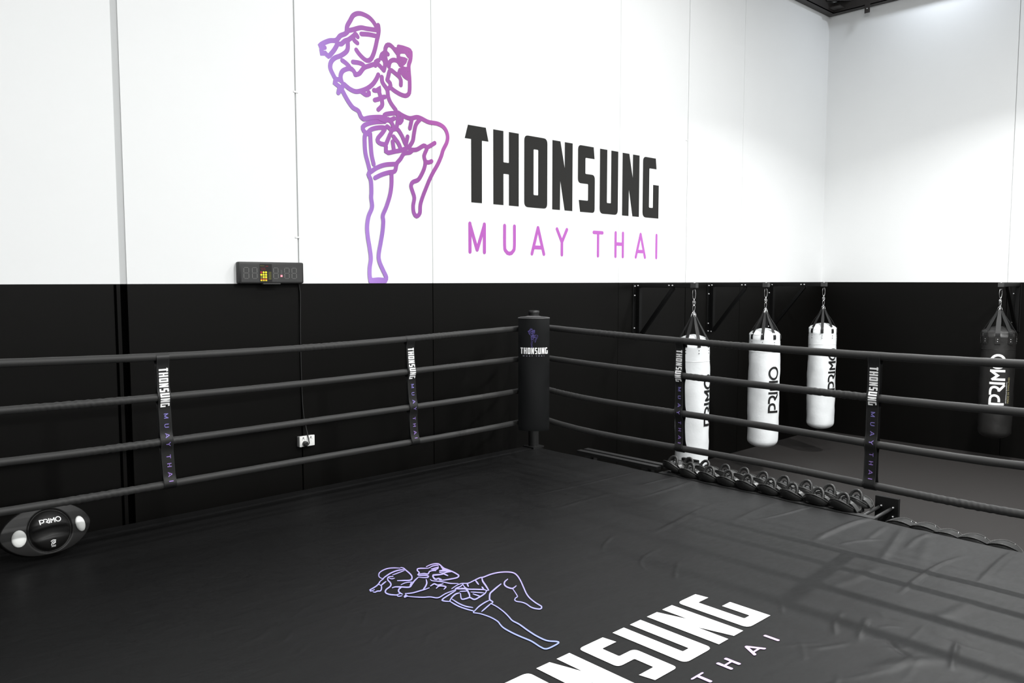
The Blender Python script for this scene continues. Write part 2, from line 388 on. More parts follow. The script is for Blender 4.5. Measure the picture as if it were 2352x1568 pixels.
FB = [
 [(800,70),(840,95),(900,118),(960,108),(1000,120),(1060,150),(1140,165),(1195,200),(1222,260),(1218,320),(1185,390),(1170,440),(1140,510),(1100,580),(1070,640),(1045,700),(1010,790),(990,860),(985,930),(958,957),(935,930),(928,870),(938,800),(925,750),(910,700),(925,665),(970,645),(1000,600),(1025,540),(1032,490),(1022,440),(1045,380)],
 [(905,388),(960,385),(1020,352),(1050,365),(1113,330)], [(1035,490),(1060,496),(1086,486)], [(540,245),(515,265),(513,340),(520,420),(540,500),(560,578)],
 [(540,240),(570,213),(630,198),(685,202),(665,242),(628,287),(625,315),(650,335),(692,348),(695,400),(715,413),(770,402),(830,390),(890,365)],
 [(560,250),(564,330),(572,430),(590,512)], [(560,580),(620,540),(690,516),(770,510),(788,510)], [(602,628),(660,600),(720,582),(770,570),(785,515)], [(785,505),(820,465),(850,420),(900,410),(925,388)],
 [(705,188),(740,222),(722,275),(692,348)], [(742,218),(790,210),(830,265),(860,335),(880,362)], [(795,70),(797,130),(785,205)], [(690,95),(692,130),(740,130),(765,118)], [(715,125),(740,150),(755,182)],
 [(918,120),(908,165),(900,203)], [(992,122),(952,172),(935,250),(925,310),(895,362)], [(832,100),(830,135),(815,155)], [(752,317),(762,385)], [(760,275),(800,330),(820,375)], [(880,275),(868,330)],
 [(560,572),(545,600),(565,650),(570,740),(568,800),(575,880),(545,960),(533,1050),(540,1140),(555,1230),(565,1320),(555,1400),(556,1475),(570,1503),(630,1500),(685,1502),(697,1480),(670,1420),(640,1350),(632,1290),(650,1180),(665,1090),(672,1000),(668,950),(700,870),(730,770),(742,680),(742,590)],
 [(505,125),(560,112),(640,108),(690,112)], [(560,1512),(630,1512),(690,1512)], [(640,118),(690,140)],
]
FIGHT = []
for L in [za(s) for s in FA]+[zb(s) for s in FB]:
    FIGHT.append([tuple(onY(x, y, YW)[[0, 2]]) for x, y in L])

# ================================================================= SETTING
fl = MB(); fl.box(-5, 11.2, -8, 5.6, -0.12, 0)
tag(fl.build('floor', M['floor']), kind='structure')

# back wall: backing with one panel per joint, white above, black below
ZT = 6.6
bw = MB(); bw.box(-5, 11.1, YW+0.035, YW+0.25, 0, ZT)
wall_back = tag(bw.build('wall_back', M['dark_gap']), kind='structure')
seams = [-5.0, -3.18, -1.98, -0.78, 0.42, 1.623, 2.819, 4.031, 6.431, 7.619, 8.77, XW]
gap = {1.623: 0.042, 2.819: 0.011, 4.031: 0.008, 6.431: 0.005, 7.619: 0.011, 8.77: 0.006}
for a, c in zip(seams[:-1], seams[1:]):
    ga = gap.get(a, 0.004)/2; gc = gap.get(c, 0.004)/2 if c != XW else 0
    p = MB()
    p.box(a+ga, c-gc, YW, YW+0.036, 0, ZL, 0.0, 0)
    p.box(a+ga, c-gc, YW, YW+0.036, ZL, ZT, 0.0, 1)
    p.build('wall_panel', None, wall_back, mats=[M['black_wall'], M['white_wall']])
# sealant in the joints
for x in seams[1:-1]:
    g = gap.get(x, 0.004)
    p = MB(); d = {1.623: 0.006, 2.819: 0.013, 4.031: 0.003, 6.431: 0.002, 7.619: 0.014, 8.77: 0.003}.get(x, 0.004)
    p.box(x-g/2, x+g/2, YW+d, YW+0.03, ZL, ZT, 0, 0); p.box(x-g/2-0.001, x+g/2+0.001, YW+d+0.018, YW+0.034, 0, ZL, 0, 1)
    p.build('joint_sealant', None, wall_back, mats=[M['sealant'] if g > 0.003 else M['white_wall'], M['sealant_black']])
# raised black bead beside the wide joint and the second joint
p = MB(); p.box(1.565, 1.580, YW-0.004, YW+0.01, 0.0, ZL-0.004, 0.002); p.build('joint_strip', M['sealant_black'], wall_back)
for (px, py) in ((679, 211), (683, 545), (1577, 322)):
    q = onY(px, py, YW); p = MB()
    p.box(q[0]-0.018, q[0]+0.018, YW-0.004, YW+0.004, q[2]-0.006, q[2]+0.006, 0.001); p.build('joint_clip', M['white_trim'], wall_back)

rw = MB(); rw.box(XW+0.035, XW+0.25, -8, YW+0.25, 0, ZT)
wall_right = tag(rw.build('wall_right', M['dark_gap']), kind='structure')
ys = [YW, 2.962, 0.56, -1.84, -4.24, -8.0]
for a, c in zip(ys[:-1], ys[1:]):
    p = MB(); g = 0.004
    y1 = a-(0 if a == YW else g)
    p.box(XW, XW+0.036, c+g, y1, 0, ZL, 0, 0); p.box(XW, XW+0.036, c+g, y1, ZL, ZT, 0, 1)
    p.build('wall_panel', None, wall_right, mats=[M['black_wall'], M['white_wall']])
    p = MB(); p.box(XW+0.012, XW+0.03, c-g, c+g, ZL, ZT, 0, 0); p.box(XW+0.012, XW+0.03, c-g, c+g, 0, ZL, 0, 1)
    p.build('joint_sealant', None, wall_right, mats=[M['sealant'], M['sealant_black']])
for nm, bx in (('wall_left', (-5.2, -5.0, -8, YW+0.25)), ('wall_front', (-5.2, 11.2, -8.2, -8.0))):
    p = MB(); p.box(bx[0], bx[1], bx[2], bx[3], 0, ZL, 0, 0); p.box(bx[0], bx[1], bx[2], bx[3], ZL, ZT, 0, 1)
    tag(p.build(nm, None, mats=[M['black_wall'], M['white_wall']]), kind='structure')
p = MB(); p.box(-5.2, 11.2, -8.2, YW+0.25, ZT, ZT+0.1)
ceil = tag(p.build('ceiling', M['roof']), kind='structure')
# corrugation ribs of the roof sheet
p = MB()
for k in range(78):
    x = -5.0+k*0.205
    if x < 10.9: p.box(x, x+0.05, -8, YW, ZT-0.03, ZT)
p.build('roof_rib', M['roof'], ceil)['kind'] = 'stuff'
# steel angles under the roof, along both walls
def trim(name, boxes, m, extra=()):
    p = MB()
    for b_ in boxes: p.box(*b_)
    return tag(p.build(name, m), kind='structure')
t1 = trim('trim_1', [(XW-0.11, XW, -8, YW, 5.765, 5.775), (XW-0.11, XW-0.10, -8, YW, 5.765, 5.91), (XW-0.11, XW-0.03, -8, YW, 5.90, 5.91)], M['steel_brown'])
t2 = trim('trim_2', [(-5, XW-0.11, YW-0.11, YW, 5.765, 5.775), (-5, XW-0.11, YW-0.11, YW-0.10, 5.765, 5.91)], M['steel_brown'])
p = MB(); p.box(XW-0.26, XW-0.11, YW-0.26, YW-0.11, 5.80, 5.812); p.bar((XW-0.11, YW-0.34, 5.90), (XW-0.34, YW-0.11, 5.90), 0.05, 0.05)
p.build('gusset_plate', M['steel_brown'], t1)
q = onX(1992, 20, XW-0.11); p = MB(); p.box(XW-0.115, XW-0.105, q[1]-0.035, q[1]+0.035, 5.665, 5.80, 0.002)
p.build('hanger_tab', M['steel_brown'], t1)
p = MB(); p.lathe([(0.008, 0), (0.008, 0.006), (0.004, 0.009)], 8); o = p.build('bolt', M['bolt'], t1); o.location = (XW-0.115, q[1], 5.72); o.rotation_euler = (0, -PI/2, 0)
# purlin above the corner, lighter underside
p = MB(); p.box(XW-1.4, XW-1.3, -8, YW-0.11, 6.05, 6.25); tag(p.build('trim_3', M['steel_grey']), kind='structure')

# ---- wall logo
logo = empty('wall_logo', (4.3, YW, 2.13)); tag(logo, 'large kickboxer outline and black and pink lettering printed on the white wall', 'wall sign')
def to_logo(x, z, off): return (x-4.3, -off, z-2.13)
mb = MB()
for i, s in enumerate(FIGHT): ribbon(mb, s, 0.0350, lambda a, c, k: (a, -k, c), step=0.012, lift=0.0008+0.00006*i)
fo = mb.build('fighter_outline', M['fighter_wall'])
fo.location = (0, YW, 0)
bpy.context.view_layer.update()
fo.parent = logo; fo.matrix_parent_inverse = logo.matrix_world.inverted()
fo['label'] = 'purple kickboxer outline with raised knee'
H0, X0, Z0 = 0.649, 4.380, 2.8075
for ch, ox in WORD:
    sc = 1.0-0.004*ox/3.75
    letter_obj(ch, lambda u, v, ox=ox: to_logo(X0+(ox+u)*H0, Z0+v*H0*(1-0.006*ox), 0.0012), M['print_black'], logo)
TX = [('M', 4.421), ('U', 4.827), ('A', 5.171), ('Y', 5.506), ('T', 6.034), ('H', 6.368), ('A', 6.703), ('I', 7.058)]
for ch, x0 in TX:
    mb = MB()
    for j, s in enumerate(THAI[ch][0]): ribbon(mb, s, 0.145, lambda u, v, k, x0=x0: to_logo(x0+u*0.245, 2.386+v*0.241, 0.0012+k), step=.08, smooth=len(s) > 2, lift=j*2e-4)
    o = mb.build('letter', M['thai_wall'], logo); o['label'] = 'thin pink letter'
for o in logo.children:
    if o.name.startswith('letter') and 'label' not in o: o['label'] = 'bold black letter'

# ================================================================= RING
ring = empty('boxing_ring', (0, 0, 0)); tag(ring, 'black boxing ring with covered ropes and printed black canvas floor', 'boxing ring')
XE, YE, XS, YS = 4.93, 5.06, -0.45, -0.45
RP = 4.5           # rope planes
plat = MB()
plat.box(XS+0.02, XE-0.03, YS+0.02, YE-0.03, 0.0, 0.63)
plat.build('platform', M['skirt'], ring)
# folds of the canvas, traced on the canvas plane: (points px, height, width)
def cz(L): return [tuple(onZ(x, y, ZC)[:2]) for x, y in L]
FOLDS = [
 (cz([(1200,1142),(1300,1121),(1400,1098),(1488,1075)]), .0016, .006), (cz([(1738,1194),(1790,1183),(1845,1168),(1868,1162)]), .0045, .010),
 (cz([(1866,1243),(1910,1222),(1960,1202),(2008,1190)]), .0080, .020), (cz([(1920,1252),(1970,1242),(2030,1238)]), .0025, .012),
 (cz([(1500,1225),(1560,1195),(1610,1170),(1655,1152)]), .0035, .016), (cz([(1480,1140),(1540,1122),(1590,1105)]), .003, .014), (cz([(1470,1115),(1520,1102),(1570,1092)]), .003, .010),
 (cz([(1680,1200),(1730,1175),(1790,1150)]), .003, .016), (cz([(2020,1290),(2050,1250),(2075,1212)]), .006, .022), (cz([(2080,1260),(2110,1235),(2150,1225)]), .004, .018),
 (cz([(2065,1364),(2110,1326),(2160,1295),(2215,1275)]), .004, .010), (cz([(2245,1340),(2290,1295),(2330,1262)]), .005, .014), (cz([(2265,1335),(2310,1290),(2345,1265)]), .004, .012),
 (cz([(1383,1268),(1388,1250),(1408,1230)]), .0025, .008), (cz([(1490,1315),(1473,1300),(1478,1280),(1518,1258)]), .0025, .009), (cz([(1550,1330),(1552,1310),(1560,1290)]), .003, .010),
 (cz([(1920,1460),(1916,1440),(1922,1420),(1934,1405)]), .004, .010), (cz([(1970,1470),(1980,1445),(1992,1418)]), .0045, .010), (cz([(1790,1372),(1796,1390),(1798,1410),(1830,1416)]), .0022, .009),
 (cz([(2185,1540),(2192,1500),(2200,1470)]), .0045, .011), (cz([(2035,1465),(2060,1490),(2095,1510)]), -.004, .014), (cz([(1860,1490),(1910,1484),(1950,1476)]), .002, .010),
 (cz([(1270,1170),(1340,1150),(1420,1130)]), .0015, .02), (cz([(330,1312),(360,1305),(385,1301)]), .0010, .006), (cz([(490,1444),(530,1443),(575,1444)]), .0010, .006),
 (cz([(2090,1190),(2130,1230),(2110,1300)]), .003, .03), (cz([(1990,1240),(2035,1208)]), .004, .016), (cz([(2120,1420),(2180,1410),(2240,1380)]), .003, .03),
 (cz([(1900,1350),(1960,1330),(2020,1300)]), .003, .03), (cz([(1620,1215),(1700,1190),(1760,1165)]), .0025, .03), (cz([(2000,1540),(2080,1520),(2180,1515)]), .003, .03),
]
for k in range(26):     # short creases gathered around the seam on the lower right
    a = rng.uniform(0, PI); cx_, cy_ = rng.uniform(2.6, 3.6), rng.uniform(0.75, 1.5); L = rng.uniform(.04, .16)
    FOLDS.append(([(cx_-math.cos(a)*L, cy_-math.sin(a)*L), (cx_+rng.uniform(-.02, .02), cy_+rng.uniform(-.02, .02)), (cx_+math.cos(a)*L, cy_+math.sin(a)*L)], rng.uniform(.0004, .0012), rng.uniform(.006, .012)))
for k in range(16):     # fine pull marks in the left half
    cx_, cy_ = rng.uniform(1.2, 2.0), rng.uniform(2.4, 3.2); L = rng.uniform(.04, .12); a = rng.uniform(0.5, 0.9)
    FOLDS.append(([(cx_-math.cos(a)*L, cy_-math.sin(a)*L), (cx_+math.cos(a)*L, cy_+math.sin(a)*L)], rng.uniform(.0005, .0012), rng.uniform(.006, .010)))
def heights(X, Y):
    Hh = np.zeros_like(X)
    for pts, amp, wd in FOLDS:
        Q = np.array(catmull(pts, 0.03) if len(pts) > 2 else pts); n = len(Q)-1
        xm, ym = Q.min(0)-4*wd; xM, yM = Q.max(0)+4*wd
        sel = (X > xm) & (X < xM) & (Y > ym) & (Y < yM)
        if not sel.any(): continue
        x = X[sel]; y = Y[sel]; wd = max(wd, .0085); amp = amp*1.25; best = np.full(x.shape, 1e9); tt = np.zeros_like(x)
        for i in range(n):
            d = Q[i+1]-Q[i]; L2 = d @ d+1e-12
            t = np.clip(((x-Q[i][0])*d[0]+(y-Q[i][1])*d[1])/L2, 0, 1)
            dd = (x-Q[i][0]-t*d[0])**2+(y-Q[i][1]-t*d[1])**2
            m_ = dd < best; best[m_] = dd[m_]; tt[m_] = (i+t[m_])/n
        Hh[sel] += amp*np.exp(-best/wd**2)*np.clip(np.minimum(tt, 1-tt)*4+0.12, 0, 1)
    # foam edge ridges along the far left and right borders
    Hh += -0.007*np.exp(-((Y-(YE-0.145))/0.012)**2)
    # gentle pull waves running in from the right edge
    ph = 7.5*Y+1.2*np.sin(2.1*Y)+1.3*X
    Hh += 0.0026*np.sin(ph)*np.clip((X-3.6)/1.3, 0, 1)**1.3*np.clip((4.6-Y)/1.5, 0, 1)
    ph2 = 17*Y+2.0*np.sin(1.3*X+2*Y)+4*X
    Hh += 0.0012*np.sin(ph2)*np.clip((X-3.9)/1.0, 0, 1)
    return Hh
xs = np.concatenate([np.arange(XS, 1.4, .06), np.arange(1.4, XE, .0085), [XE]])
yy = np.concatenate([np.arange(YS, 0.6, .06), np.arange(0.6, YE, .0085), [YE]])
Xg, Yg = np.meshgrid(xs, yy, indexing='ij')
Hg = heights(Xg, Yg)
nx, ny = Xg.shape
rim = np.minimum(np.minimum(XE-Xg, YE-Yg), np.minimum(Xg-XS, Yg-YS))
Zg = ZC+Hg-0.012*np.exp(-(rim/0.014)**2)
V = np.stack([Xg, Yg, Zg], -1).reshape(-1, 3)
# skirt ring hanging over the edge
me = bpy.data.meshes.new('canvas')
idx = np.arange(nx*ny).reshape(nx, ny)
Fq = np.stack([idx[:-1, :-1], idx[1:, :-1], idx[1:, 1:], idx[:-1, 1:]], -1).reshape(-1, 4)
border = list(idx[:, 0])+list(idx[-1, 1:])+list(idx[:-1, -1][::-1])+list(idx[0, 1:-1][::-1])
nb = len(border); Vb = V[border].copy()
ctr = np.array([(XS+XE)/2, (YS+YE)/2])
out = np.sign(Vb[:, :2]-ctr)
low = Vb.copy(); low[:, 2] = 0.42+0.004*np.sin(np.arange(nb)*0.35)
low[:, 0] += np.where(np.abs(Vb[:, 0]-XE) < 1e-6, 0.006, 0)+np.where(np.abs(Vb[:, 0]-XS) < 1e-6, -0.006, 0)
low[:, 1] += np.where(np.abs(Vb[:, 1]-YE) < 1e-6, 0.006, 0)+np.where(np.abs(Vb[:, 1]-YS) < 1e-6, -0.006, 0)
V2 = np.vstack([V, low]); base = len(V)
Fs = np.array([[border[i], base+i, base+(i+1) % nb, border[(i+1) % nb]] for i in range(nb)])
Fa = np.vstack([Fq, Fs])
me.vertices.add(len(V2)); me.vertices.foreach_set('co', V2.ravel())
me.loops.add(Fa.size); me.loops.foreach_set('vertex_index', Fa.ravel().astype(np.int32))
me.polygons.add(len(Fa)); me.polygons.foreach_set('loop_start', np.arange(0, Fa.size, 4, dtype=np.int32))
me.polygons.foreach_set('use_smooth', np.ones(len(Fa), dtype=bool))
me.update(); me.validate(); me.materials.append(M['canvas'])
canvas = bpy.data.objects.new('canvas', me); COL.objects.link(canvas); canvas.parent = ring
ZP = ZC+0.0022     # height of the print
XC0, HX, HY, YC0 = 1.357, 0.429, 0.362, 1.711
for ch, ox in WORD:
    letter_obj(ch, lambda u, v, ox=ox: (XC0+(ox+u)*HX, YC0+v*HY, ZP), M['print_white'], canvas)['label'] = 'bold white letter'
TC = [('M', 1.63), ('U', 1.80), ('A', 1.97), ('Y', 2.13), ('T', 2.425), ('H', 2.595), ('A', 2.765), ('I', 2.948)]
for ch, x0 in TC:
    mb = MB()
    for j, s in enumerate(THAI[ch][0]): ribbon(mb, s, 0.15, lambda u, v, k, x0=x0: (x0+u*0.115, 1.565+v*0.060, ZP+k), step=.08, smooth=len(s) > 2, lift=j*2e-4)
    mb.build('letter', M['thai_canvas'], canvas)['label'] = 'small pink letter'
def zc_(L): return [(840+u/9.8, 1280+v/9.8) for u, v in L]
def zd_(L): return [(1000+u/7.467, 1290+v/7.467) for u, v in L]
CA = [
 ([(775,238),(640,232),(500,245),(380,290),(305,350),(295,420),(330,455),(375,475)], 1), ([(370,492),(440,430),(560,352),(700,295),(865,265)], 1.2), ([(605,392),(730,345),(872,290)], .9),
 ([(790,225),(850,235),(900,280),(960,330),(1020,390),(1042,440),(1030,490),(980,512),(850,516),(715,520)], 1.2), ([(400,480),(330,530),(290,590),(240,640),(160,690),(95,730),(110,755),(150,745),(195,720)], 1.1),
 ([(165,770),(210,780),(260,755),(330,750),(355,700),(350,630),(320,615),(280,600)], 1.1), ([(350,625),(400,580),(455,540)], 1.2),
 ([(615,427),(530,430),(495,460),(500,510),(550,560),(570,610),(540,660),(470,710),(440,760),(460,800),(540,830),(640,840),(700,840),(790,800)], 1.2), ([(520,455),(580,478),(650,465)], .9),
 ([(700,850),(740,872),(820,858)], .9), ([(600,680),(660,660),(780,660),(980,665),(1040,600),(1100,520),(1185,440)], 1.3), ([(795,612),(870,575),(960,555),(1050,550)], .9),
 ([(805,670),(750,710),(740,760),(780,800),(828,825)], 1.3), ([(1025,570),(1000,645)], 1.4),
 ([(1190,440),(1300,450),(1400,445),(1412,420),(1350,400),(1200,400),(1175,385),(1205,340),(1160,290),(1162,260),(1220,243),(1400,240),(1450,222)], 1.1), ([(1200,370),(1320,360),(1400,370),(1435,315),(1500,295),(1580,295)], 1.1),
 ([(1365,205),(1450,165),(1550,140),(1640,145),(1700,190),(1760,240),(1860,280),(1960,320),(2050,370),(2095,405),(2060,450),(1900,485),(1720,510),(1650,500)], 1.2), ([(1440,220),(1520,187),(1620,175),(1635,190)], 1),
 ([(1470,262),(1540,242),(1630,222),(1600,262),(1500,278)], 1.1), ([(1700,210),(1745,262),(1720,292)], 1.3), ([(1665,300),(1760,295),(1870,298)], 1.7), ([(1740,262),(1850,300)], 2.2), ([(1660,332),(1740,348),(1860,322),(1950,315)], 1.1),
 ([(1730,352),(1800,385),(1850,408)], 1.2), ([(1745,372),(1640,385),(1520,395),(1512,420),(1550,480),(1590,488),(1640,468),(1700,490)], 1.4),
 ([(1455,490),(1490,520),(1600,530),(1750,550),(1900,580),(2080,585)], 1), ([(1360,495),(1375,570),(1345,650),(1290,722)], 1.3), ([(890,810),(1050,795),(1230,745),(1350,710),(1430,680)], 1.1),
 ([(905,840),(880,890)], 2.0), ([(870,878),(935,862)], 1.8), ([(930,870),(1100,885),(1300,893),(1450,885),(1630,903),(1800,810),(2030,720)], 1), ([(1458,640),(1545,590),(1620,620),(1740,590)], 1.2), ([(1590,690),(1650,640),(1740,640),(1805,660),(1762,712)], 1.2),
]
CB = [
 ([(350,490),(240,560),(130,632),(115,655),(150,670),(245,678)], 1.1),
 ([(280,460),(370,400),(450,370),(560,365),(650,325),(760,272),(820,262),(950,212),(1080,182),(1220,172),(1330,185),(1400,230),(1460,320),(1510,430),(1560,540),(1620,620),(1720,700),(1822,765),(1800,805),(1720,800),(1640,775),(1560,720),(1480,690),(1390,675),(1360,650),(1372,620),(1408,595),(1380,540),(1320,450)], 1.1),
 ([(1240,295),(1190,340),(1185,390),(1230,430),(1310,455),(1350,440),(1385,410)], 1.2), ([(1125,378),(1060,430),(990,490),(940,540),(930,600),(935,650),(985,685),(960,715)], 1.3),
 ([(950,712),(1060,770),(1180,860),(1260,940),(1320,1005),(1440,1070),(1580,1170),(1720,1260),(1860,1330),(1950,1355),(2080,1365),(2115,1385),(2030,1440),(1900,1490),(1800,1455),(1700,1390),(1620,1345),(1450,1275),(1300,1205),(1170,1130),(1110,1070),(1070,1020),(950,950),(780,890),(655,870)], 1.25),
 ([(650,868),(660,845),(540,810),(400,760),(265,685),(245,660)], 1.1), ([(250,662),(290,600),(350,550),(415,530)], 1.2), ([(290,640),(400,710),(520,760),(640,782)], 1.1), ([(665,850),(740,770),(840,700),(930,655)], 1.1), ([(795,850),(950,715)], 1.1),
 ([(430,540),(450,635),(530,628),(590,610),(670,643),(760,600),(850,540),(880,492),(915,485)], 1.2), ([(800,280),(812,330),(860,400),(912,480)], 1.4), ([(470,380),(500,430),(560,465),(700,470),(830,475),(880,490)], 1.1),
 ([(450,450),(530,470),(580,550),(590,610)], 1.4), ([(420,505),(540,500)], .9), ([(610,515),(830,530)], .9), ([(645,548),(770,590)], 1), ([(340,460),(500,462),(535,478)], 1.2), ([(470,385),(430,420),(350,450)], 1.0),
 ([(690,320),(740,385)], 1.3), ([(545,372),(565,420)], 1.3), ([(800,430),(830,470)], 1.3),
]
mb = MB()
def mpz(u, v, k=0.0): return tuple(onZ(u, v, ZP+k))
for i, (s, k) in enumerate(CA): ribbon(mb, zc_(s)[::-1], 2.5*k, mpz, step=2.2, taper=0.35, lift=i*5e-5)
for i, (s, k) in enumerate(CB): ribbon(mb, zd_(s)[::-1], 2.6*k, mpz, step=2.2, taper=0.35, lift=i*5e-5)
mb.build('fighter_outline', M['fighter_canvas'], canvas)['label'] = 'thin lilac kickboxer outline'

# ---- ropes (traced sag), 4 on the far side, 4 on the right side
RL = {1: [(0,834),(204,827),(343,821),(480,813),(918,780.5),(996,773),(1186,755)], 2: [(0,942),(324,917),(460,905),(903.6,857),(996,846.6),(1186,826)],
      3: [(0,1062),(324,1021),(456,1003.7),(903,940),(996,929),(1186,898)], 4: [(0,1174),(240,1140),(375,1112),(441,1101),(918,1020),(985,1008),(1186,970)]}
RR = {1: [(1272,752),(1420,770),(1552,782),(1698,794),(1958,813.6),(2078,820.6),(2205,829.5),(2350,837)], 2: [(1272,824),(1420,845),(1552,860),(1698,879),(1954,909),(2078,920),(2205,934),(2350,947)],
      3: [(1272,897),(1520,943),(1658,963),(1932,1010),(2078,1027),(2348,1073)], 4: [(1272,967),(1520,1022),(1658,1047),(1824,1079),(1984,1110),(2078,1125),(2348,1187)]}
HT = {1: 1.755, 2: 1.518, 3: 1.272, 4: 1.025}
def rope_curve(side, k):
    if side == 'L': P = [(onY(x, y, RP)[0], onY(x, y, RP)[2]) for x, y in RL[k]]; P.sort(); P = [(0.42, HT[k]-0.005)]+P+[(4.50, HT[k]+.012)]
    else: P = [(onX(x, y, RP)[1], onX(x, y, RP)[2]) for x, y in RR[k]]; P.sort(); P = [(0.72, HT[k]-0.015)]+P+[(4.50, HT[k]+.012)]
    a = np.array(P)
    # smooth to a gentle sag
    c = np.polyfit(a[:, 0], a[:, 1], 4)
    return lambda t: float(np.polyval(c, t)), a[0, 0], a[-1, 0]
ropes = {}
for side in 'LR':
    for k in (1, 2, 3, 4):
        f, a, c = rope_curve(side, k); ropes[side, k] = f
        n = 760; ts = np.linspace(a, c, n)
        seed = rng.uniform(0, 10)
        msk = np.clip(np.sin(ts*2.3+seed)+np.sin(ts*5.1+seed*2)*0.7-0.35, 0, 1)
        pts = [((t, RP, f(t)) if side == 'L' else (RP, t, f(t))) for t in ts]
        R0 = 0.0205 if side == 'L' else 0.0215
        if k == 1: R0 *= 1.04
        def rf(i, th, msk=msk, ts=ts, R0=R0, seed=seed):
            return R0*(1+0.055*msk[i]*math.sin(th*1.0+ts[i]*2*PI/0.047+2.2*math.sin(ts[i]*3.7+seed))+0.035*msk[i]*math.sin(2*th-ts[i]*2*PI/0.029+seed)+0.018*math.sin(ts[i]*31+seed)+0.05*max(0, math.cos(th-PI*1.5))**12)
        mb = MB(); mb.tube(pts, R0, 16, rfun=rf); mb.build('rope', M['rope'], ring, smooth=True)
        # turnbuckle to the post
        P0 = Vector((4.50, 4.50, f(4.5))); P1 = Vector((4.87, 4.94, f(4.5)))
        if side == 'L':
            mb = MB(); mb.tube([P0, P0.lerp(P1, .3)], .008, 8); mb.tube([P0.lerp(P1, .28), P0.lerp(P1, .72)], .016, 8); mb.tube([P0.lerp(P1, .7), P1], .008, 8)
            mb.build('turnbuckle', M['post'], ring)

# ---- posts and corner pads
def post_at(cx, cy, d):     # d: unit vector from the ring centre outwards
    mb = MB(); mb.lathe([(.046, 0), (.046, 1.188), (.049, 1.190), (.049, 1.204), (.044, 1.210)], 20, (cx, cy, ZC-0.002))
    mb.box(cx-.065, cx+.065, cy-.065, cy+.065, ZC-0.003, ZC+0.010)
    o = mb.build('corner_post', M['post'], ring); smooth_by_angle(o)
    mb = MB(); mb.box(cx-.065, cx+.065, cy-.065, cy+.065, ZC+0.010, ZC+0.012); mb.build('base_plate', M['post'], ring)
post_at(4.90, 4.97, (1, 1))
def pad(cx, cy, rz, z0, z1, w_, full=True):
    """lens-shaped cushion; local -y faces the ring"""
    e = bpy.data.objects.new('corner_pad', None)
    n = 14; prof = []
    hw = w_/2
    for i in range(n+1):
        t = -1+2*i/n; prof.append((t*hw, -0.050*(1-abs(t)**2.4)))
    back = [(hw*0.96, .025), (hw*0.55, 0.10), (0.05, 0.20), (-0.05, 0.20), (-hw*0.55, 0.10), (-hw*0.96, .025)]
    loop = prof+back; m_ = len(loop); vs = []; fs = []
    zs = [z0, z0+.006, z0+.03]+list(np.linspace(z0+.1, z1-.1, 8))+[z1-.012, z1-.003, z1]
    cxl = sum(p[0] for p in loop)/m_; cyl = sum(p[1] for p in loop)/m_
    for j, z in enumerate(zs):
        s = 0.965 if z in (z0,) else (0.985 if j in (1, len(zs)-2) else 1.0)
        if j == len(zs)-1: s = 0.94
        for (x, y) in loop:
            vs.append((cxl+(x-cxl)*s, cyl+(y-cyl)*s+0.003*math.sin(z*9+x*20), z))
    for j in range(len(zs)-1):
        for k in range(m_): k2 = (k+1) % m_; fs.append((j*m_+k, j*m_+k2, (j+1)*m_+k2, (j+1)*m_+k))
    fs.append(tuple(range(m_))[::-1]); fs.append(tuple((len(zs)-1)*m_+k for k in range(m_)))
    p_ = obj_from('corner_pad', vs, fs, M['pad'], ring); smooth_by_angle(p_, 0.9)
    p_.location = (cx, cy, 0); p_.rotation_euler = (0, 0, rz)
    mb = MB(); mb.tube([(x*0.99, y*0.99, z1-.004) for x, y in loop], .0045, 6, closed=True); mb.build('piping', M['pad_trim'], p_)
    mb = MB(); mb.add([(x*.93, cyl+(y-cyl)*.93, z1+.004) for x, y in loop]+[(0, 0.03, z1+.007)], [(i, (i+1) % m_, m_) for i in range(m_)]); mb.build('top_flap', M['bracket_cap'], p_)
    def mp(u, z, off=0.003): t = max(-1, min(1, u/hw)); return (u, -0.050*(1-abs(t)**2.4)-off, z)
    return p_, mp
pad1, mpp = pad(4.285, 4.345, -0.755, 0.985, 1.858, 0.240)
# print on the pad
s0 = 0.0500; xpad = -0.1035
for ch, ox in WORD: letter_obj(ch, lambda u, v, ox=ox: mpp(xpad+(ox+u)*s0, 1.581+v*0.0485), M['print_white'], pad1)
mb = MB()
for i, s in enumerate(FIGHT): ribbon(mb, [((x-3.62)*0.0655-0.008, 1.634+(z-2.15)*0.0715) for x, z in s], 0.0016, mpp, step=.006, lift=0.003+(i % 9)*1.5e-4)
mb.build('fighter_outline', M['fighter_pad'], pad1)['label'] = 'small violet kickboxer outline'
for (ch, x0), q in zip(TX, [-0.080+0.160*(x_-4.42)/2.64 for _c, x_ in TX]):
    mb = MB()
    for j, s in enumerate(THAI[ch][0]): ribbon(mb, s, 0.2, lambda u, v, k, q=q: mpp(q+(u-.3)*0.0125, 1.562+v*0.009, .003+k), step=.3, smooth=len(s) > 2, lift=j*2e-4)
    mb.build('letter', M['pad_small'], pad1)
# the next corner of the ring, just out of view on the right, and the far left one
pad2, _ = pad(4.50, 0.70, -PI+0.80, 0.912, 1.846, 0.262)
post_at(4.93, 0.34, (1, -1))
pad3, _ = pad(0.40, 4.50, 0.755, 0.912, 1.846, 0.262)
post_at(0.0, 4.90, (-1, 1))

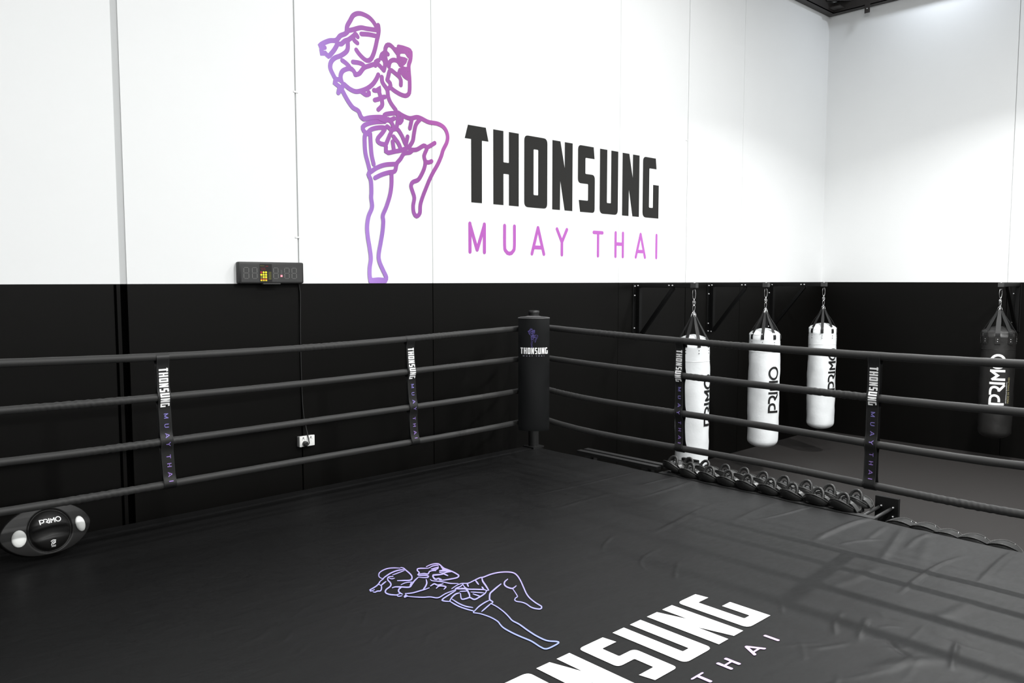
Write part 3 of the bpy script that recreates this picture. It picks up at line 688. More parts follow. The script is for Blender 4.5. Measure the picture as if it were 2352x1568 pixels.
# ---- printed straps joining the ropes
def strap(side, tops, w_):
    """tops: pixel x of the centre at each of the four ropes"""
    Z = []; A = []
    for k, px in zip((1, 2, 3, 4), tops):
        # plane coordinate where this pixel column meets the rope
        f = ropes[side, k]; t = 2.0
        q = onY(px, 784, RP)[0] if side == 'L' else onX(px, 784, RP)[1]
        for _i in range(6):
            z = f(q)
            # pixel column at that height: iterate
            lo, hi = q-0.2, q+0.2
            for _j in range(30):
                mid = (lo+hi)/2; P = np.array([mid, RP, z] if side == 'L' else [RP, mid, z])-CP
                x = 1176+F0*(P @ RV)/(P @ FV)
                if side == 'L': lo, hi = (mid, hi) if x < px else (lo, mid)
                else: lo, hi = (lo, mid) if x < px else (mid, hi)
            q = (lo+hi)/2
        A.append(q); Z.append(f(q))
    sg = 1 if side == 'L' else -1
    zt, zb = Z[0]+0.024, Z[3]-0.026
    zz = np.array([zt]+Z+[zb]); aa = np.array([A[0]]+A+[A[3]])
    ca = np.polyfit(zz, aa, 2)
    L = zt-zb
    def cen(z): return float(np.polyval(ca, z))
    def bulge(z):     # distance in front of the rope plane
        d = min(abs(z-q) for q in Z)
        return 0.011+0.0155*math.exp(-(d/0.035)**2)+0.002*math.sin(z*23+A[0])
    def P(u, z, off=0.0, back=False):
        a = cen(z)+u*sg
        dd = bulge(z)+off
        if back: dd = -dd
        return (a, RP-dd, z) if side == 'L' else (RP-dd, a, z)
    zs = np.linspace(zb, zt, 60); vs = []; fs = []; nn = 5
    us = np.linspace(-w_/2, w_/2, nn)
    for bk in (False, True):
        for z in zs:
            s = 1.0
            for u in us:
                e = max(0.0, (0.020-(zt-z))/0.020, (0.020-(z-zb))/0.020)
                p = P(u, z, -bulge(z)*e*e, bk)
                vs.append(p)
    n1_ = len(zs)*nn
    for b_ in (0, 1):
        for j in range(len(zs)-1):
            for i in range(nn-1):
                a = b_*n1_+j*nn+i; q = (a, a+1, a+1+nn, a+nn)
                fs.append(q if (b_ == 0) == (side == 'L') else q[::-1])
    nm = obj_from('rope_strap', vs, fs, M['strap'], ring, smooth=True)
    nm['label'] = {('L', 0): 'strap nearest the left edge of the picture', ('L', 1): 'strap left of the corner pad', ('R', 0): 'strap in front of the white bag nearest the corner pad', ('R', 1): 'strap on the right beside the black bag'}[(side, 0 if (side == 'L' and tops[0] < 600) or (side == 'R' and tops[0] < 1700) else 1)]
    mb = MB()
    for e in (-1, 1): mb.tube([P(e*(w_/2-.004), z, .0006) for z in np.linspace(zb+.03, zt-.03, 40)], .0007, 4)
    mb.build('stitching', M['bracket_cap'], nm)
    # THONSUNG downwards
    hN = 0.0485 if side == 'L' else 0.0465
    s1 = 0.0518
    z_start = zt-0.084
    for ch, ox in WORD:
        letter_obj(ch, lambda u, v, ox=ox: P(-0.026+v*hN*1.02+0.003, z_start-(ox+u)*s1, 0.0025), M['print_white'], nm)
    z2 = zt-0.338; pitch = 0.0385
    zpos = [z2, z2-.058, z2-.110, z2-.160, z2-.232, z2-.280, z2-.330, z2-.378]
    for (ch, _), zp in zip(TX, zpos):
        mb = MB()
        for j, s in enumerate(THAI[ch][0]): ribbon(mb, s, 0.14, lambda u, v, k, zp=zp: P(-0.006+v*0.021, zp-u*0.034, 0.0025+k), step=.2, smooth=len(s) > 2, lift=j*2e-4)
        mb.build('letter', M['strap_thai'], nm)['label'] = 'small violet letter'
    return nm
strap('L', (371, 375, 381, 389), 0.068)
strap('L', (940, 942, 947, 951), 0.068)
strap('R', (1563, 1562, 1562, 1563), 0.066)
strap('R', (2011, 2007, 2003, 1999), 0.070)

# ================================================================= BAG BRACKETS AND BAGS
def add_bolts(parent, pts, ax, r=0.009):
    for p_ in pts:
        mb = MB(); mb.lathe([(r, 0), (r, .004), (r*.8, .009), (r*.35, .012)], 10)
        o = smooth_by_angle(mb.build('bolt', M['bolt'], parent)); o.location = p_
        if ax == '-y': o.rotation_euler = (PI/2, 0, 0)
        if ax == '-x': o.rotation_euler = (0, -PI/2, 0)
def bracket(x, y, rz, label, arm=0.715, ph=0.545, seam_side=True):
    """local: wall plane y=0, arm along -y"""
    e = empty('bag_bracket', (x, y, 2.107-0.04), rz); tag(e, label, 'bracket', 'punch bag brackets on the walls')
    mb = MB(); mb.box(-.075, .030, -.008, 0, -ph, .035, .003); mb.build('wall_plate', M['bracket'], e)
    mb = MB(); mb.box(-.022, .022, -.052, -.008, -ph+.01, .0, .003); mb.build('upright', M['bracket'], e)
    mb = MB(); mb.box(-.0215, .0215, -arm-.03, -.02, 0.001, .046, .003); mb.build('arm', M['bracket'], e)
    mb = MB(); mb.box(-.023, .023, -arm-.034, -arm+.03, -.0005, .0475, .002); mb.build('end_cap', M['bracket_cap'], e)
    mb = MB(); mb.bar((0, -.05, -ph+.03), (0, -arm*.66, .002), .036, .036, up=(1, 0, 0), bev=.002); mb.build('brace', M['bracket'], e)
    add_bolts(e, [(-.050, -.008, .012), (-.050, -.008, -.085), (-.050, -.008, -ph+.115), (-.050, -.008, -ph+.025)], '-y')
    add_bolts(e, [(-.0225, -.035, .018), (-.0225, -.035, -ph+.02), (-.0225, -arm*.60, .022), (-.0225, -arm*.66, .022)], '-x', .0085)
    mb = MB(); mb.lathe([(.009, 0), (.009, .01), (.005, .016)], 8, (0, -arm, .046)); mb.build('eye_nut', M['bolt'], e)
    mb = MB(); mb.tube([(0, -arm, 0), (0, -arm, -.018)], .006, 8)
    mb.tube([(.014*math.cos(a), -arm, -.030+.014*math.sin(a)) for a in np.linspace(0, 2*PI, 14)[:-1]], .0035, 6, closed=True); mb.build('eye_bolt', M['bracket'], e)
    return e
bracket(6.737, YW, 0, 'black wall bracket nearest the corner pad holding the first white bag')
bracket(8.125, YW, 0, 'middle black wall bracket holding the second white bag')
bracket(9.512, YW, 0, 'black wall bracket nearest the room corner holding the third white bag')
bracket(XW, 2.838, -PI/2, 'black bracket on the right hand wall holding the black bag', arm=0.69)

def oval(c, w_, h_, ax, tilt=0.0, n=16):
    """closed loop in the vertical plane that contains horizontal direction ax"""
    pts = []
    for a in np.linspace(0, 2*PI, n+1)[:-1]:
        u = w_/2*math.cos(a); v = h_/2*math.copysign(abs(math.sin(a))**0.8, math.sin(a))
        u = u+tilt*v
        pts.append((c[0]+ax[0]*u, c[1]+ax[1]*u, c[2]+v))
    return pts
def bag(x, y, ztop_ring, zt, zb, R, label, black=False, face=0.0, logo=0.0, rope_z=None, tz0=0.68, th=0.115, ts=0.135, lean=(0, 0), stoff=0.3):
    """origin at the eye bolt. zt/zb: top and bottom of the body"""
    e = empty('punching_bag', (x, y, ztop_ring)); tag(e, label, 'punching bag', 'punching bags hanging along the walls')
    e.rotation_euler = (lean[0], lean[1], 0)
    T = zt-ztop_ring; Bz = zb-ztop_ring; H = T-Bz
    body_m = M['bag_black'] if black else M['bag_white']
    def rad(z, a):
        s = (z-Bz)/H
        r_ = R*(0.965+0.05*math.sin(PI*min(1, max(0, s))*0.9+0.25))
        r_ += 0.0022*math.sin(3*a+z*9)+0.0016*math.sin(7*a-z*17)+0.0012*math.sin(z*42+a*2)
        return r_
    n = 40; vs = []; fs = []
    lev = []
    for k in range(7): t = k/6; lev.append((Bz+0.075*(1-math.cos(t*PI/2)), 0.25+0.75*math.sin(t*PI/2) if k else 0.05))
    for z in np.linspace(Bz+.10, T-.085, 26): lev.append((z, 1.0))
    for (dz, s) in ((.085, 1.0), (.074, 1.02), (.066, 1.0), (.052, .92), (.036, .78), (.020, .60), (.008, .38), (.0, .08)): lev.append((T-dz, s))
    for z, s in lev:
        for k in range(n):
            a = 2*PI*k/n; r_ = rad(z, a)*s
            zz = z
            if T-.09 < z < T-.02: zz += 0.010*max(0, math.cos(8*(a-face-stoff)))*(1 if s > .9 else .4)
            vs.append((r_*math.cos(a), r_*math.sin(a), zz))
    for i in range(len(lev)-1):
        for k in range(n): k2 = (k+1) % n; fs.append((i*n+k, i*n+k2, (i+1)*n+k2, (i+1)*n+k))
    fs.append(tuple(range(n))[::-1]); fs.append(tuple((len(lev)-1)*n+k for k in range(n)))
    body = obj_from('bag_body', vs, fs, body_m, e, smooth=True)
    # seam ring low on the collar
    mb = MB(); mb.tube([(rad(T-.26, a)*1.004*math.cos(a), rad(T-.26, a)*1.004*math.sin(a), T-.26) for a in np.linspace(0, 2*PI, 41)[:-1]], .0018, 5, closed=True); mb.build('collar_seam', body_m, e, smooth=True)
    # hardware
    ax = (RV[0], RV[1]); ap = -0.262
    if black: ap = -0.235
    mb = MB(); mb.tube(oval((0, 0, -.085), .030, .105, ax), .0035, 6, closed=True); mb.build('carabiner', M['chrome'], e, smooth=True)
    mb = MB(); mb.tube(oval((0, 0, -.145), .016, .036, (FV[0], FV[1])), .0035, 6, closed=True)
    mb.tube(oval((0, 0, -.168), .026, .040, ax), .004, 6, closed=True); mb.tube([(0, 0, -.155), (0, 0, -.18)], .007, 8); mb.build('swivel', M['chrome'], e, smooth=True)
    mb = MB(); mb.tube(oval((0, 0, ap+.040), .022, .062, ax, tilt=0.05), .0035, 6, closed=True); mb.build('carabiner', M['chrome'], e, smooth=True)
    for k in range(8):
        a = face+stoff+k*PI/4; d = (math.cos(a), math.sin(a))
        mb = MB(); mb.tube([(0, 0, ap+.012), (d[0]*.012, d[1]*.012, ap), (d[0]*.026-d[1]*.010, d[1]*.026+d[0]*.010, ap-.042), (d[0]*.028, d[1]*.028, ap-.046), (d[0]*.026+d[1]*.010, d[1]*.026-d[0]*.010, ap-.042), (d[0]*.013, d[1]*.013, ap)], .0028, 6)
        if k % 2 == 0: mb.build('ring_link', M['chrome'], e, smooth=True)
        tx, ty = -d[1], d[0]
        pr_ = [(.026, ap-.040), (.055, ap-.10), (R*.62, T+.035 if T+.035 < ap-.12 else ap-.14), (R*.86, T-.036), (R*1.012, T-.078), (R*1.02, T-.120)]
        pr_ = catmull(pr_, .02)
        wv = .0165 if not black else .024
        vs = []; fs = []
        for j, (rr, z) in enumerate(pr_):
            ww = wv*(0.55+0.45*min(1, j/6.0))
            for off in (0.0, 0.003):
                for sg in (-1, 1): vs.append((d[0]*(rr+off)+tx*ww*sg, d[1]*(rr+off)+ty*ww*sg, z+off*0.5))
        for j in range(len(pr_)-1):
            b0 = 4*j; c0 = 4*(j+1)
            fs += [(b0+2, b0+3, c0+3, c0+2), (b0+1, b0, c0, c0+1), (b0, b0+2, c0+2, c0), (b0+3, b0+1, c0+1, c0+3)]
        st = obj_from('hanging_strap', vs, fs, M['web'], e)
        if black:
            mb = MB()
            pr2 = [(R*1.022, T-.07), (R*1.026, T-.10), (R*1.022, T-.165)]
            for j, (rr, z) in enumerate(pr2): pass
            mb.box(-.028, .028, -.002, .004, -.20, -.11, .002)
            o = mb.build('strap_patch', M['bag_black'], e); o.location = (d[0]*R*1.012, d[1]*R*1.012, T); o.rotation_euler = (0, 0, a-PI/2)
        for zz in ((T-.145, T-.170) if black else (T-.150, T-.178)):
            mb = MB(); mb.lathe([(.005, 0), (.005, .002), (.002, .004)], 8)
            o = mb.build('rivet', M['bolt'] if black else M['rivet'], e); rr = R*1.028 if black else R*1.008
            o.location = (d[0]*rr, d[1]*rr, zz); o.rotation_euler = (0, PI/2, a)
    # print reading upwards
    # reading upwards: letter tops point left (seen from outside) = decreasing angle
    def mp2(u, v, k=0.0):
        z = tz0-ztop_ring+u*ts; a = logo-(v-0.5)*th/R
        r_ = rad(z, a)+.0030+k
        return (r_*math.cos(a), r_*math.sin(a), z)
    primo(mp2, M['print_white'] if black else M['print_ink'], body, wd=0.165 if black else 0.165)
    return e, body, rad, T, Bz
def face_ang(x, y, extra): return math.atan2(-y, -x)+extra
# for a point at world angle A on the bag, +extra turns to the right in the picture
bagdata = [
 (6.737, YW-.715, 2.085, 1.605, .24, .165, 'tall white punching bag behind the printed strap, nearest the corner pad', 1.12, 0.70),
 (8.125, YW-.715, 2.085, 1.612, .275, .168, 'white punching bag in the middle of the three, black lettering fully visible', 0.68, 0.68),
 (9.512, YW-.715, 2.085, 1.620, .305, .163, 'white punching bag nearest the room corner, lettering at its right edge', 0.86, 0.80),
]
for (x, y, zr, zt, zb, R, lab, lg, tz) in bagdata:
    fa = face_ang(x, y, 0)
    bag(x, y, zr, zt, zb, R, lab, face=fa, logo=fa+lg, tz0=tz, stoff={6.737: 0.35, 8.125: -0.13, 9.512: -0.03}[x], th=.125, ts=.142)
xb, yb = XW-.69, 2.838
fa = face_ang(xb, yb, 0)
eb, bb, radb, Tb, Bb = bag(xb, yb, 2.075, 1.625, .34, .170, 'black punching bag with white lettering hanging by the right hand wall', black=True, face=fa, logo=fa+0.03, tz0=0.735, th=.150, ts=.160, stoff=-0.05)
# small text beside the black bag's lettering
def text_mesh(txt, size):
    cu = bpy.data.curves.new('t', 'FONT'); cu.body = txt; cu.size = size; cu.resolution_u = 2
    o = bpy.data.objects.new('t', cu); COL.objects.link(o)
    dg = bpy.context.evaluated_depsgraph_get(); me_ = bpy.data.meshes.new_from_object(o.evaluated_get(dg))
    vs = [v.co[:2] for v in me_.vertices]; fs = [tuple(p.vertices) for p in me_.polygons]
    bpy.data.objects.remove(o, do_unlink=True); bpy.data.meshes.remove(me_)
    return vs, fs
def cyl_text(txt, size, u0, v0, m, name, parent):
    vs, fs = text_mesh(txt, size)
    out_ = []
    for (x, y) in vs:
        z = 0.76-2.075+u0+x; a = fa+0.03-(v0+y)/.17; r_ = radb(z, a)+.0035
        out_.append((r_*math.cos(a), r_*math.sin(a), z))
    return obj_from(name, out_, fs, m, parent)
cyl_text('MADE IN THAILAND', .032, 0.0, -.128, M['gold_print'], 'small_print', bb)
cyl_text('NEW GENERATION OF THE UNBREAKABLE', .0125, 0.0, -.098, M['print_white'], 'small_print', bb)
cyl_text('P1', .045, 0.40, -.125, M['print_white'], 'small_print', bb)

# ================================================================= RACKS WITH MITTS
def rack(y0, y1, z, label, xr=(4.962, 5.085), plate_z=0.722, px=5.30, arms=True, far=True, short=0.0):
    e = empty('storage_rack', (xr[0], y0, 0)); tag(e, label, 'rack', 'black storage racks along the ring side')
    loc = lambda p_: (p_[0]-xr[0], p_[1]-y0, p_[2])
    for xa in xr:
        mb = MB(); mb.box(xa-xr[0], xa+.055-xr[0], y1-y0+(short if xa != xr[0] else 0), 0, z-.03, z, .002); mb.build('rail', M['rack'], e)
    ends = [y1+.03]+([y0-.08] if far else [])
    for ye in ends:
        if not far: continue
        for dy in (0.0, .075):
            mb = MB(); mb.tube([loc((xr[0]+.02, ye+dy, z-.022)), loc((px, ye+dy, z-.012))], .011, 10); mb.build('arm', M['rack'], e, smooth=True)
        mb = MB(); mb.box(px-xr[0], px+.03-xr[0], ye-.045-y0, ye+.105-y0, 0, plate_z, .003); mb.build('upright_plate', M['rack_plate'], e)
        for dy, zz in ((0, z), (.075, z), (0.0, z-.06)):
            mb = MB(); mb.lathe([(.006, 0), (.006, .01), (.003, .013)], 8); o = mb.build('bolt', M['bolt'], e); o.location = loc((px, ye+dy-.014, zz)); o.rotation_euler = (0, -PI/2, 0)
    if not far:
        for ye in (y1+.12, y0-.12):
            mb = MB(); mb.box(.0, .145, ye-.03-y0, ye+.03-y0, z-.045, z-.03, .001); mb.build('crossbar', M['rack'], e)
            mb = MB(); mb.box(.05, .10, ye-.025-y0, ye+.025-y0, 0, z-.045, .002); mb.build('leg', M['rack'], e)
    return e
rack(4.54, 3.70, 0.692, 'empty two-rail black rack beside the ring corner', xr=(4.995, 5.085), plate_z=0.60, px=5.30, far=False)
rack(3.66, 2.015, 0.662, 'black rack beside the ring carrying two rows of mitts', xr=(4.962, 5.12), short=0.15)
rack(1.93, 0.60, 0.575, 'lower black rack at the right of the ring, mitts just showing over the canvas edge', plate_z=0.46, px=5.36, xr=(4.99, 5.11))

def make_mitt():
    e = empty('focus_mitt')
    n = 40; a_, b_ = .098, .100; vs = []; fs = []
    T0 = .066
    def top(x, y): return T0*(1-.62*min(1, abs(y)/a_)**2.0)-.14*(x+b_)*(1 if x > -.07 else .6)
    lev = [(.05, .0), (.80, .0), (.93, .10), (.985, .32), (1.0, .55), (.99, .80), (.955, .96), (.93, .985), (.6, 1.0), (.25, 1.0), (.02, 1.0)]
    for s, q in lev:
        for k in range(n):
            t = 2*PI*k/n
            y_ = a_*s*math.copysign(abs(math.cos(t))**.9, math.cos(t)); x_ = b_*s*math.sin(t)
            vs.append((x_, y_, q*top(x_, y_)))
    for i in range(len(lev)-1):
        for k in range(n): k2 = (k+1) % n; fs.append((i*n+k2, i*n+k, (i+1)*n+k, (i+1)*n+k2))
    fs.append(tuple(range(n))); fs.append(tuple((len(lev)-1)*n+k for k in range(n))[::-1])
    obj_from('mitt_body', vs, fs, M['mitt'], e, smooth=True)
    mb = MB(); N = 84; pts = []
    for k in range(N):
        t = 2*PI*k/N; x_ = b_*.965*math.sin(t); y_ = a_*.965*math.copysign(abs(math.cos(t))**.9, math.cos(t)); pts.append((x_, y_, top(x_, y_)+.0005))
    mb.tube(pts, .0040, 6, closed=True, rfun=lambda i, a: .0042*(1.0 if i % 2 else .66)); mb.build('piping', M['mitt_trim'], e, smooth=True)
    mb = MB(); mb.tube([(-b_*s*1.005*.93, .034, q*top(-b_*s*.93, .034)) for s, q in lev[2:7]], .0010, 4)
    mb.build('seam', M['mitt_trim'], e)
    R_ = .038; pts = []
    for t in np.linspace(-0.2, PI+.2, 26): pts.append((-.052+.020*math.sin(t), -.004+R_*math.cos(t), .052+.050*math.sin(t)))
    mb = MB(); mb.tube(pts, .0105, 12, rfun=lambda i, a: .0105*(1+.05*math.sin(i*2.2))); mb.build('handle', M['mitt_handle'], e, smooth=True)
    mb = MB(); mb.tube([(-.020, -.002+.018*math.cos(t), .052+.016*math.sin(t)) for t in np.linspace(0, PI, 12)], .004, 8); mb.build('finger_grip', M['mitt_handle'], e, smooth=True)
    # curved wrist flap following the right-hand shoulder of the mitt
    vs = []; fs = []
    ys_ = np.linspace(-.038, -.108, 12)
    for y in ys_:
        for (x, h) in ((-.050, .004), (-.050, .012), (-.015, .016), (-.015, .006)): vs.append((x, y, max(.004, T0*(1-.60*(y/a_)**2.0)+h-.012+.006*math.sin((y+.038)/-.07*PI))))
    for j in range(11):
        for k in range(4): k2 = (k+1) % 4; fs.append((4*j+k, 4*j+k2, 4*j+4+k2, 4*j+4+k))
    fs.append((3, 2, 1, 0)); fs.append((44, 45, 46, 47))
    obj_from('wrist_strap', vs, fs, M['mitt'], e, smooth=False)
    mb = MB(); mb.tube([(-.034+.007*math.cos(t), -.050, .067+.005*math.sin(t)) for t in np.linspace(0, 2*PI, 11)[:-1]], .0011, 5, closed=True); mb.build('buckle', M['chrome'], e, smooth=True)
    return e
mitt0 = make_mitt(); used = False
def copy_thing(src):
    r = src.copy(); COL.objects.link(r)
    for k in list(src.children):
        c = k.copy(); COL.objects.link(c); c.parent = r
    return r
ordn = ['nearest the ring corner', 'second from the ring corner', 'third from the ring corner', 'fourth from the ring corner', 'fifth from the ring corner', 'sixth from the ring corner', 'third from the bare rack end', 'second from the bare rack end', 'nearest the bare rack end']
FY = [3.575, 3.415, 3.255, 3.09, 2.93, 2.765, 2.595, 2.42, 2.245]
BY = [3.53, 3.38, 3.21, 3.055, 2.90, 2.735, 2.57, 2.405, 2.225]
def put_mitt(x, y, z, tilt, yaw, label, group):
    global used
    m_ = copy_thing(mitt0) if used else mitt0
    used = True
    m_.location = (x, y, z); m_.rotation_euler = (tilt, random.uniform(-.03, .05), yaw)
    tag(m_, label, 'punch mitt', group)
for i, y in enumerate(FY):
    put_mitt(5.060, y, .664+(.030 if i == 0 else 0), 0.10+random.uniform(-.03, .03)+(.16 if i == 0 else 0), random.uniform(-.08, .08), 'black focus mitt, front row of the rack, '+ordn[i], 'focus mitts in the front row on the rack')
for i, y in enumerate(BY):
    put_mitt(5.205, y, .664, 0.10+random.uniform(-.03, .03), random.uniform(-.08, .08), 'black focus mitt, back row of the rack, '+ordn[i], 'focus mitts in the back row on the rack')
ordr = ['right beside the bare rack end', 'second from the rack end', 'middle one of the five', 'second from the right edge', 'nearest the right edge of the picture']
for i, (px, py) in enumerate([(2078, 1194), (2132, 1205), (2184, 1220), (2244, 1231), (2312, 1246)]):
    q = onX(px, py, 5.08)
    # lower mitts lie with the handles down
    m_ = copy_thing(mitt0)
    for c in list(m_.children):
        if c.name.split('.')[0] in ('handle', 'finger_grip', 'wrist_strap'): bpy.data.objects.remove(c, do_unlink=True)
    m_.location = (5.080, q[1]+.012, q[2]-.054); m_.rotation_euler = (0.10, 0.0, 0.15)
    tag(m_, 'low black mitt peeking over the canvas edge, '+ordr[i], 'punch mitt', 'mitts on the lower rack')

# ================================================================= TIMER
q0 = onY(537, 652, YW); q1 = onY(686, 600, YW)
tm = empty('interval_timer', (2.588, YW, 2.118)); tag(tm, 'dark interval timer with unlit dotted digits and yellow keypad on the wall', 'timer')
W2_, Hh_, D_ = .242, .150, .052
mb = MB(); mb.box(-W2_, W2_, -D_, 0, 0, Hh_, .012); smooth_by_angle(mb.build('case', M['timer_case'], tm), .6)
FY_ = -D_-.0008
mb = MB(); mb.box(-.226, -.095, FY_, -D_+.002, .012, .132, 0); mb.box(-.003, .228, FY_, -D_+.002, .012, .132, 0); mb.build('display_face', M['timer_face'], tm)
mb = MB(); mb.box(-.094, -.004, FY_, -D_+.002, .008, .136, 0); mb.build('keypad_panel', M['timer_dark'], tm)
def digit(cx, name='digit'):
    mb = MB(); hw, z0, z1 = .0175, .036, .110; zm = (z0+z1)/2
    pts = []
    for k in range(4): u = -hw*.62+hw*1.24*k/3; pts += [(u, z0), (u, zm), (u, z1)]
    for k in range(6):
        for s in (-1, 1): pts += [(s*hw, z0+.006+(zm-z0-.012)*k/5), (s*hw, zm+.006+(z1-zm-.012)*k/5)]
    for (u, z) in pts: mb.box(cx+u-.0013, cx+u+.0013, FY_-.0008, FY_, z-.0013, z+.0013)
    mb.build(name, M['led_off'], tm)
for cx in (-.190, -.130, .026, .110, .166): digit(cx)
mb = MB()
for zz in (.068, .073, .078, .083, .088, .093):
    for u in (-.004, .004): mb.box(.068+u-.0009, .068+u+.0009, FY_-.0008, FY_, zz, zz+.0016)
mb.build('colon', M['led_off'], tm)
mb = MB()
for a in (-.0035, .0035):
    for c in (-.0035, .0035): mb.box(.068+a-.003, .068+a+.003, FY_-.0015, FY_, .054+c-.003, .054+c+.003)
mb.build('lit_colon', M['led_on'], tm)['label'] = 'lit red dots'
rows = [(.078, ['key_red', 'key_yellow', 'key_yellow']), (.061, ['key_yellow']*3), (.045, ['key_green', 'key_yellow', 'key_yellow']), (.028, ['key_orange']*3)]
for ri, (z, cols) in enumerate(rows):
    for ci, cc in enumerate(cols):
        x = -.083+ci*.0175; mb = MB()
        if ri < 3 and cc == 'key_yellow' and ri < 2: mb.lathe([(.0072, 0), (.0072, .002), (.006, .003)], 16)
        else: mb.box(-.0066, .0066, -.0066, .0066, 0, .0025, .001)
        o = mb.build('key', M[cc], tm); o.location = (x, FY_, z); o.rotation_euler = (PI/2, 0, 0)
        if ri == 3:
            mb = MB(); mb.box(-.0066, .0066, -.004, .002, 0, .003, .001); o = mb.build('key', M['key_yellow'], tm); o.location = (x, FY_, z-.006); o.rotation_euler = (PI/2, 0, 0)
for z, s, n_, m_, x in ((.121, .007, 'INTERVAL', 'key_green', -.090), (.118, .007, 'TIMER', 'key_red', -.050), (.105, .006, 'ROUND REST', 'key_red', -.088), (.094, .006, 'START STOP', 'key_red', -.082)):
    vs, fs = text_mesh(n_, s); obj_from('panel_text', [(x+u, FY_-.0006, z+v) for u, v in vs], fs, M[m_], tm)
mb = MB()
for k in range(7): mb.box(-.029, -.008, FY_-.0006, FY_, .030+k*.008, .030+k*.008+.003)
mb.build('panel_text', M['key_green'], tm)
mb = MB(); mb.box(-.075, .055, -D_-.012, -.01, -.004, .004, .001); mb.build('support_lip', M['bracket_cap'], tm)
# ================================================================= SOCKET, PLUG AND CABLE
q = onY(697, 1011, YW)
sk = empty('power_outlet', (q[0]+.008, YW, q[2]-.038)); tag(sk, 'white double power outlet on the black wall under the timer', 'power outlet')
mb = MB(); mb.box(-.060, .058, -.028, 0, .000, .074, .002); mb.build('mounting_block', M['socket_side'], sk)
mb = MB(); mb.box(-.058, .062, -.040, -.027, -.001, .077, .004); smooth_by_angle(mb.build('face_plate', M['socket'], sk), .6)
for cx in (-.030, .030):
    mb = MB()
    for (dx, dz, r_) in ((-.008, .052, .4), (.008, .052, -.4), (0, .036, 0)):
        mb.bar((cx+dx-.004*r_, -.0405, dz-.005), (cx+dx+.004*r_, -.0405, dz+.005), .002, .001, up=(0, 1, 0))
    mb.box(cx-.005, cx+.005, -.044, -.040, .060, .070, .001)
    mb.build('socket_slots', M['socket_side'], sk)
plug = empty('power_cable', (q[0]-.012, YW, q[2]-.020)); tag(plug, 'black plug and cable running down the wall joint from the timer to the outlet', 'cable')
mb = MB(); mb.lathe([(.019, 0), (.020, .006), (.019, .022), (.012, .028)], 20); o = smooth_by_angle(mb.build('plug', M['cable'], plug)); o.location = (0, -.040, 0.004); o.rotation_euler = (PI/2, 0, 0)
x0, z0 = q[0]-.012, q[2]-.020
pc = [(0, -.064, .004), (.014, -.066, -.004), (.026, -.062, .006), (.026, -.050, .04), (.018, -.03, .12), (.008, -.015, .22), (2.819-x0, -.008, .40), (2.819-x0-.003, -.008, .8), (2.819-x0+.002, -.008, 2.06-z0), (2.80-x0, -.012, 2.13-z0)]
mb = MB(); mb.tube(catmull(pc, .03), .0042, 8); mb.build('cord', M['cable'], plug, smooth=True)

# ================================================================= BODY SHIELD on the ring apron
sh = empty('belly_pad', (1.030, 4.735, ZC+.004)); tag(sh, 'black padded body shield with two white ovals lying against the ropes', 'body shield')
sh.rotation_euler = (-0.30, 0, 0.13)
n = 96; vs = []; fs = []
def outline(t, s=1.0):
    # wide leaf outline, 0.45 wide and 0.27 tall
    c_, s_ = math.cos(t), math.sin(t)
    x = (.212 if c_ > 0 else .238)*math.copysign(abs(c_)**.85, c_); z = .132*math.copysign(abs(s_)**1.25, s_)
    return x*s, .135+z*s
def dome(x, z, base=0.0):
    d = math.hypot(x/.104, (z-.128)/.108)
    y = -.050-.026*max(0, 1-math.hypot(x/.245, (z-.135)/.145)**2)**.7
    y -= .034*max(0.0, 1-(d/.97)**2.2)**.6 if d < .97 else 0
    y += .010*math.exp(-((d-1.0)/.055)**2)
    q = (abs((z-.120)+.10*abs(x))-.024)/.0045
    if d < 1: y += .010/(1+math.exp(max(-30, min(30, q))))*min(1, (1-d)/.12)
    return y
levs = [(0.0, 'b'), (.55, 'b'), (.90, 'b'), (1.0, 'b'), (1.03, 'm')]
rings = []
for s in (0.02, .5, .93): rings.append([(outline(2*PI*k/n, s)[0], -.004, outline(2*PI*k/n, s)[1]) for k in range(n)])
rings.append([(outline(2*PI*k/n, 1.0)[0], -.020, outline(2*PI*k/n, 1.0)[1]) for k in range(n)])
rings.append([(outline(2*PI*k/n, 1.0)[0], -.045, outline(2*PI*k/n, 1.0)[1]) for k in range(n)])
for s in np.linspace(.985, .02, 60):
    rings.append([(lambda p_: (p_[0], dome(*p_), p_[1]))(outline(2*PI*k/n, s)) for k in range(n)])
for r_ in rings: vs += r_
for i in range(len(rings)-1):
    for k in range(n): k2 = (k+1) % n; fs.append((i*n+k, i*n+k2, (i+1)*n+k2, (i+1)*n+k))
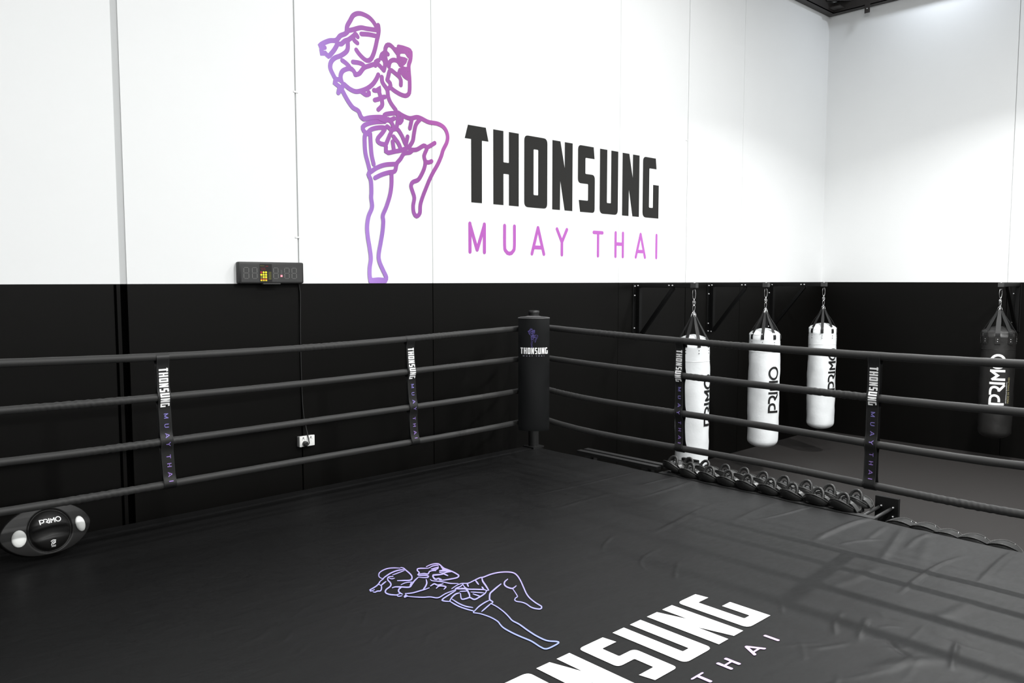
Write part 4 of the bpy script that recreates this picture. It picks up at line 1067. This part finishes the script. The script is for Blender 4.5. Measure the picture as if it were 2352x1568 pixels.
fs.append(tuple(range(n))[::-1]); fs.append(tuple((len(rings)-1)*n+k for k in range(n)))
body = obj_from('shield_body', vs, fs, M['shield'], sh, smooth=True)
for cx, cz_, a_, b2_, rot in ((-.150, .118, .034, .044, -.1), (.152, .128, .024, .043, .15)):
    mb = MB(); vsr = []
    for s, off in ((1.0, -.002), (1.0, .004), (.9, .009), (.6, .013), (.3, .0145), (.03, .015)):
        for k in range(24):
            t = 2*PI*k/24; u = a_*s*math.cos(t); v = b2_*s*math.sin(t)
            x_ = cx+u*math.cos(rot)-v*math.sin(rot); z_ = cz_+u*math.sin(rot)+v*math.cos(rot)
            vsr.append((x_, dome(cx, cz_)+ (dome(x_, z_)-dome(cx, cz_))*.5-off, z_))
    fsr = [(i*24+k, i*24+(k+1) % 24, (i+1)*24+(k+1) % 24, (i+1)*24+k) for i in range(5) for k in range(24)]+[tuple(5*24+k for k in range(24))]
    o = obj_from('white_oval', vsr, fsr, M['shield_white'], sh, smooth=True)
primo(lambda u, v, k=0.0: (-.055+u*.0290, dome(-.055+u*.0290, .164+v*.0265)-.002-k, .164+v*.0265), M['print_white'], body, wd=.17)
mb = MB()
g = lambda u, v: (-.016+u*.03, dome(-.016+u*.03, .044+v*.03)-.002, .044+v*.03)
for s, wd in (([(.0, .82), (.2, .95), (.5, 1.0), (.85, .88)], .12), ([(.15, .65), (.6, .78), (.75, .62), (.3, .45)], .11), ([(.8, .5), (.3, .28)], .11), ([(.22, .62), (.1, .15)], .11), ([(.15, .05), (.85, .05)], .09), ([(.15, -.12), (.85, -.12)], .07)):
    ribbon(mb, s, wd, g, step=.08, smooth=len(s) > 2, sq=True)
mb.build('emblem', M['print_white'], body)

# recompute outside normals of all meshes that were hand-built
for me_ in bpy.data.meshes:
    if me_.name.startswith(('canvas', 'letter', 'fighter', 'small_print', 'panel_text', 'emblem', 'rope_strap')): continue
    bm = bmesh.new(); bm.from_mesh(me_); bmesh.ops.recalc_face_normals(bm, faces=bm.faces); bm.to_mesh(me_); bm.free()
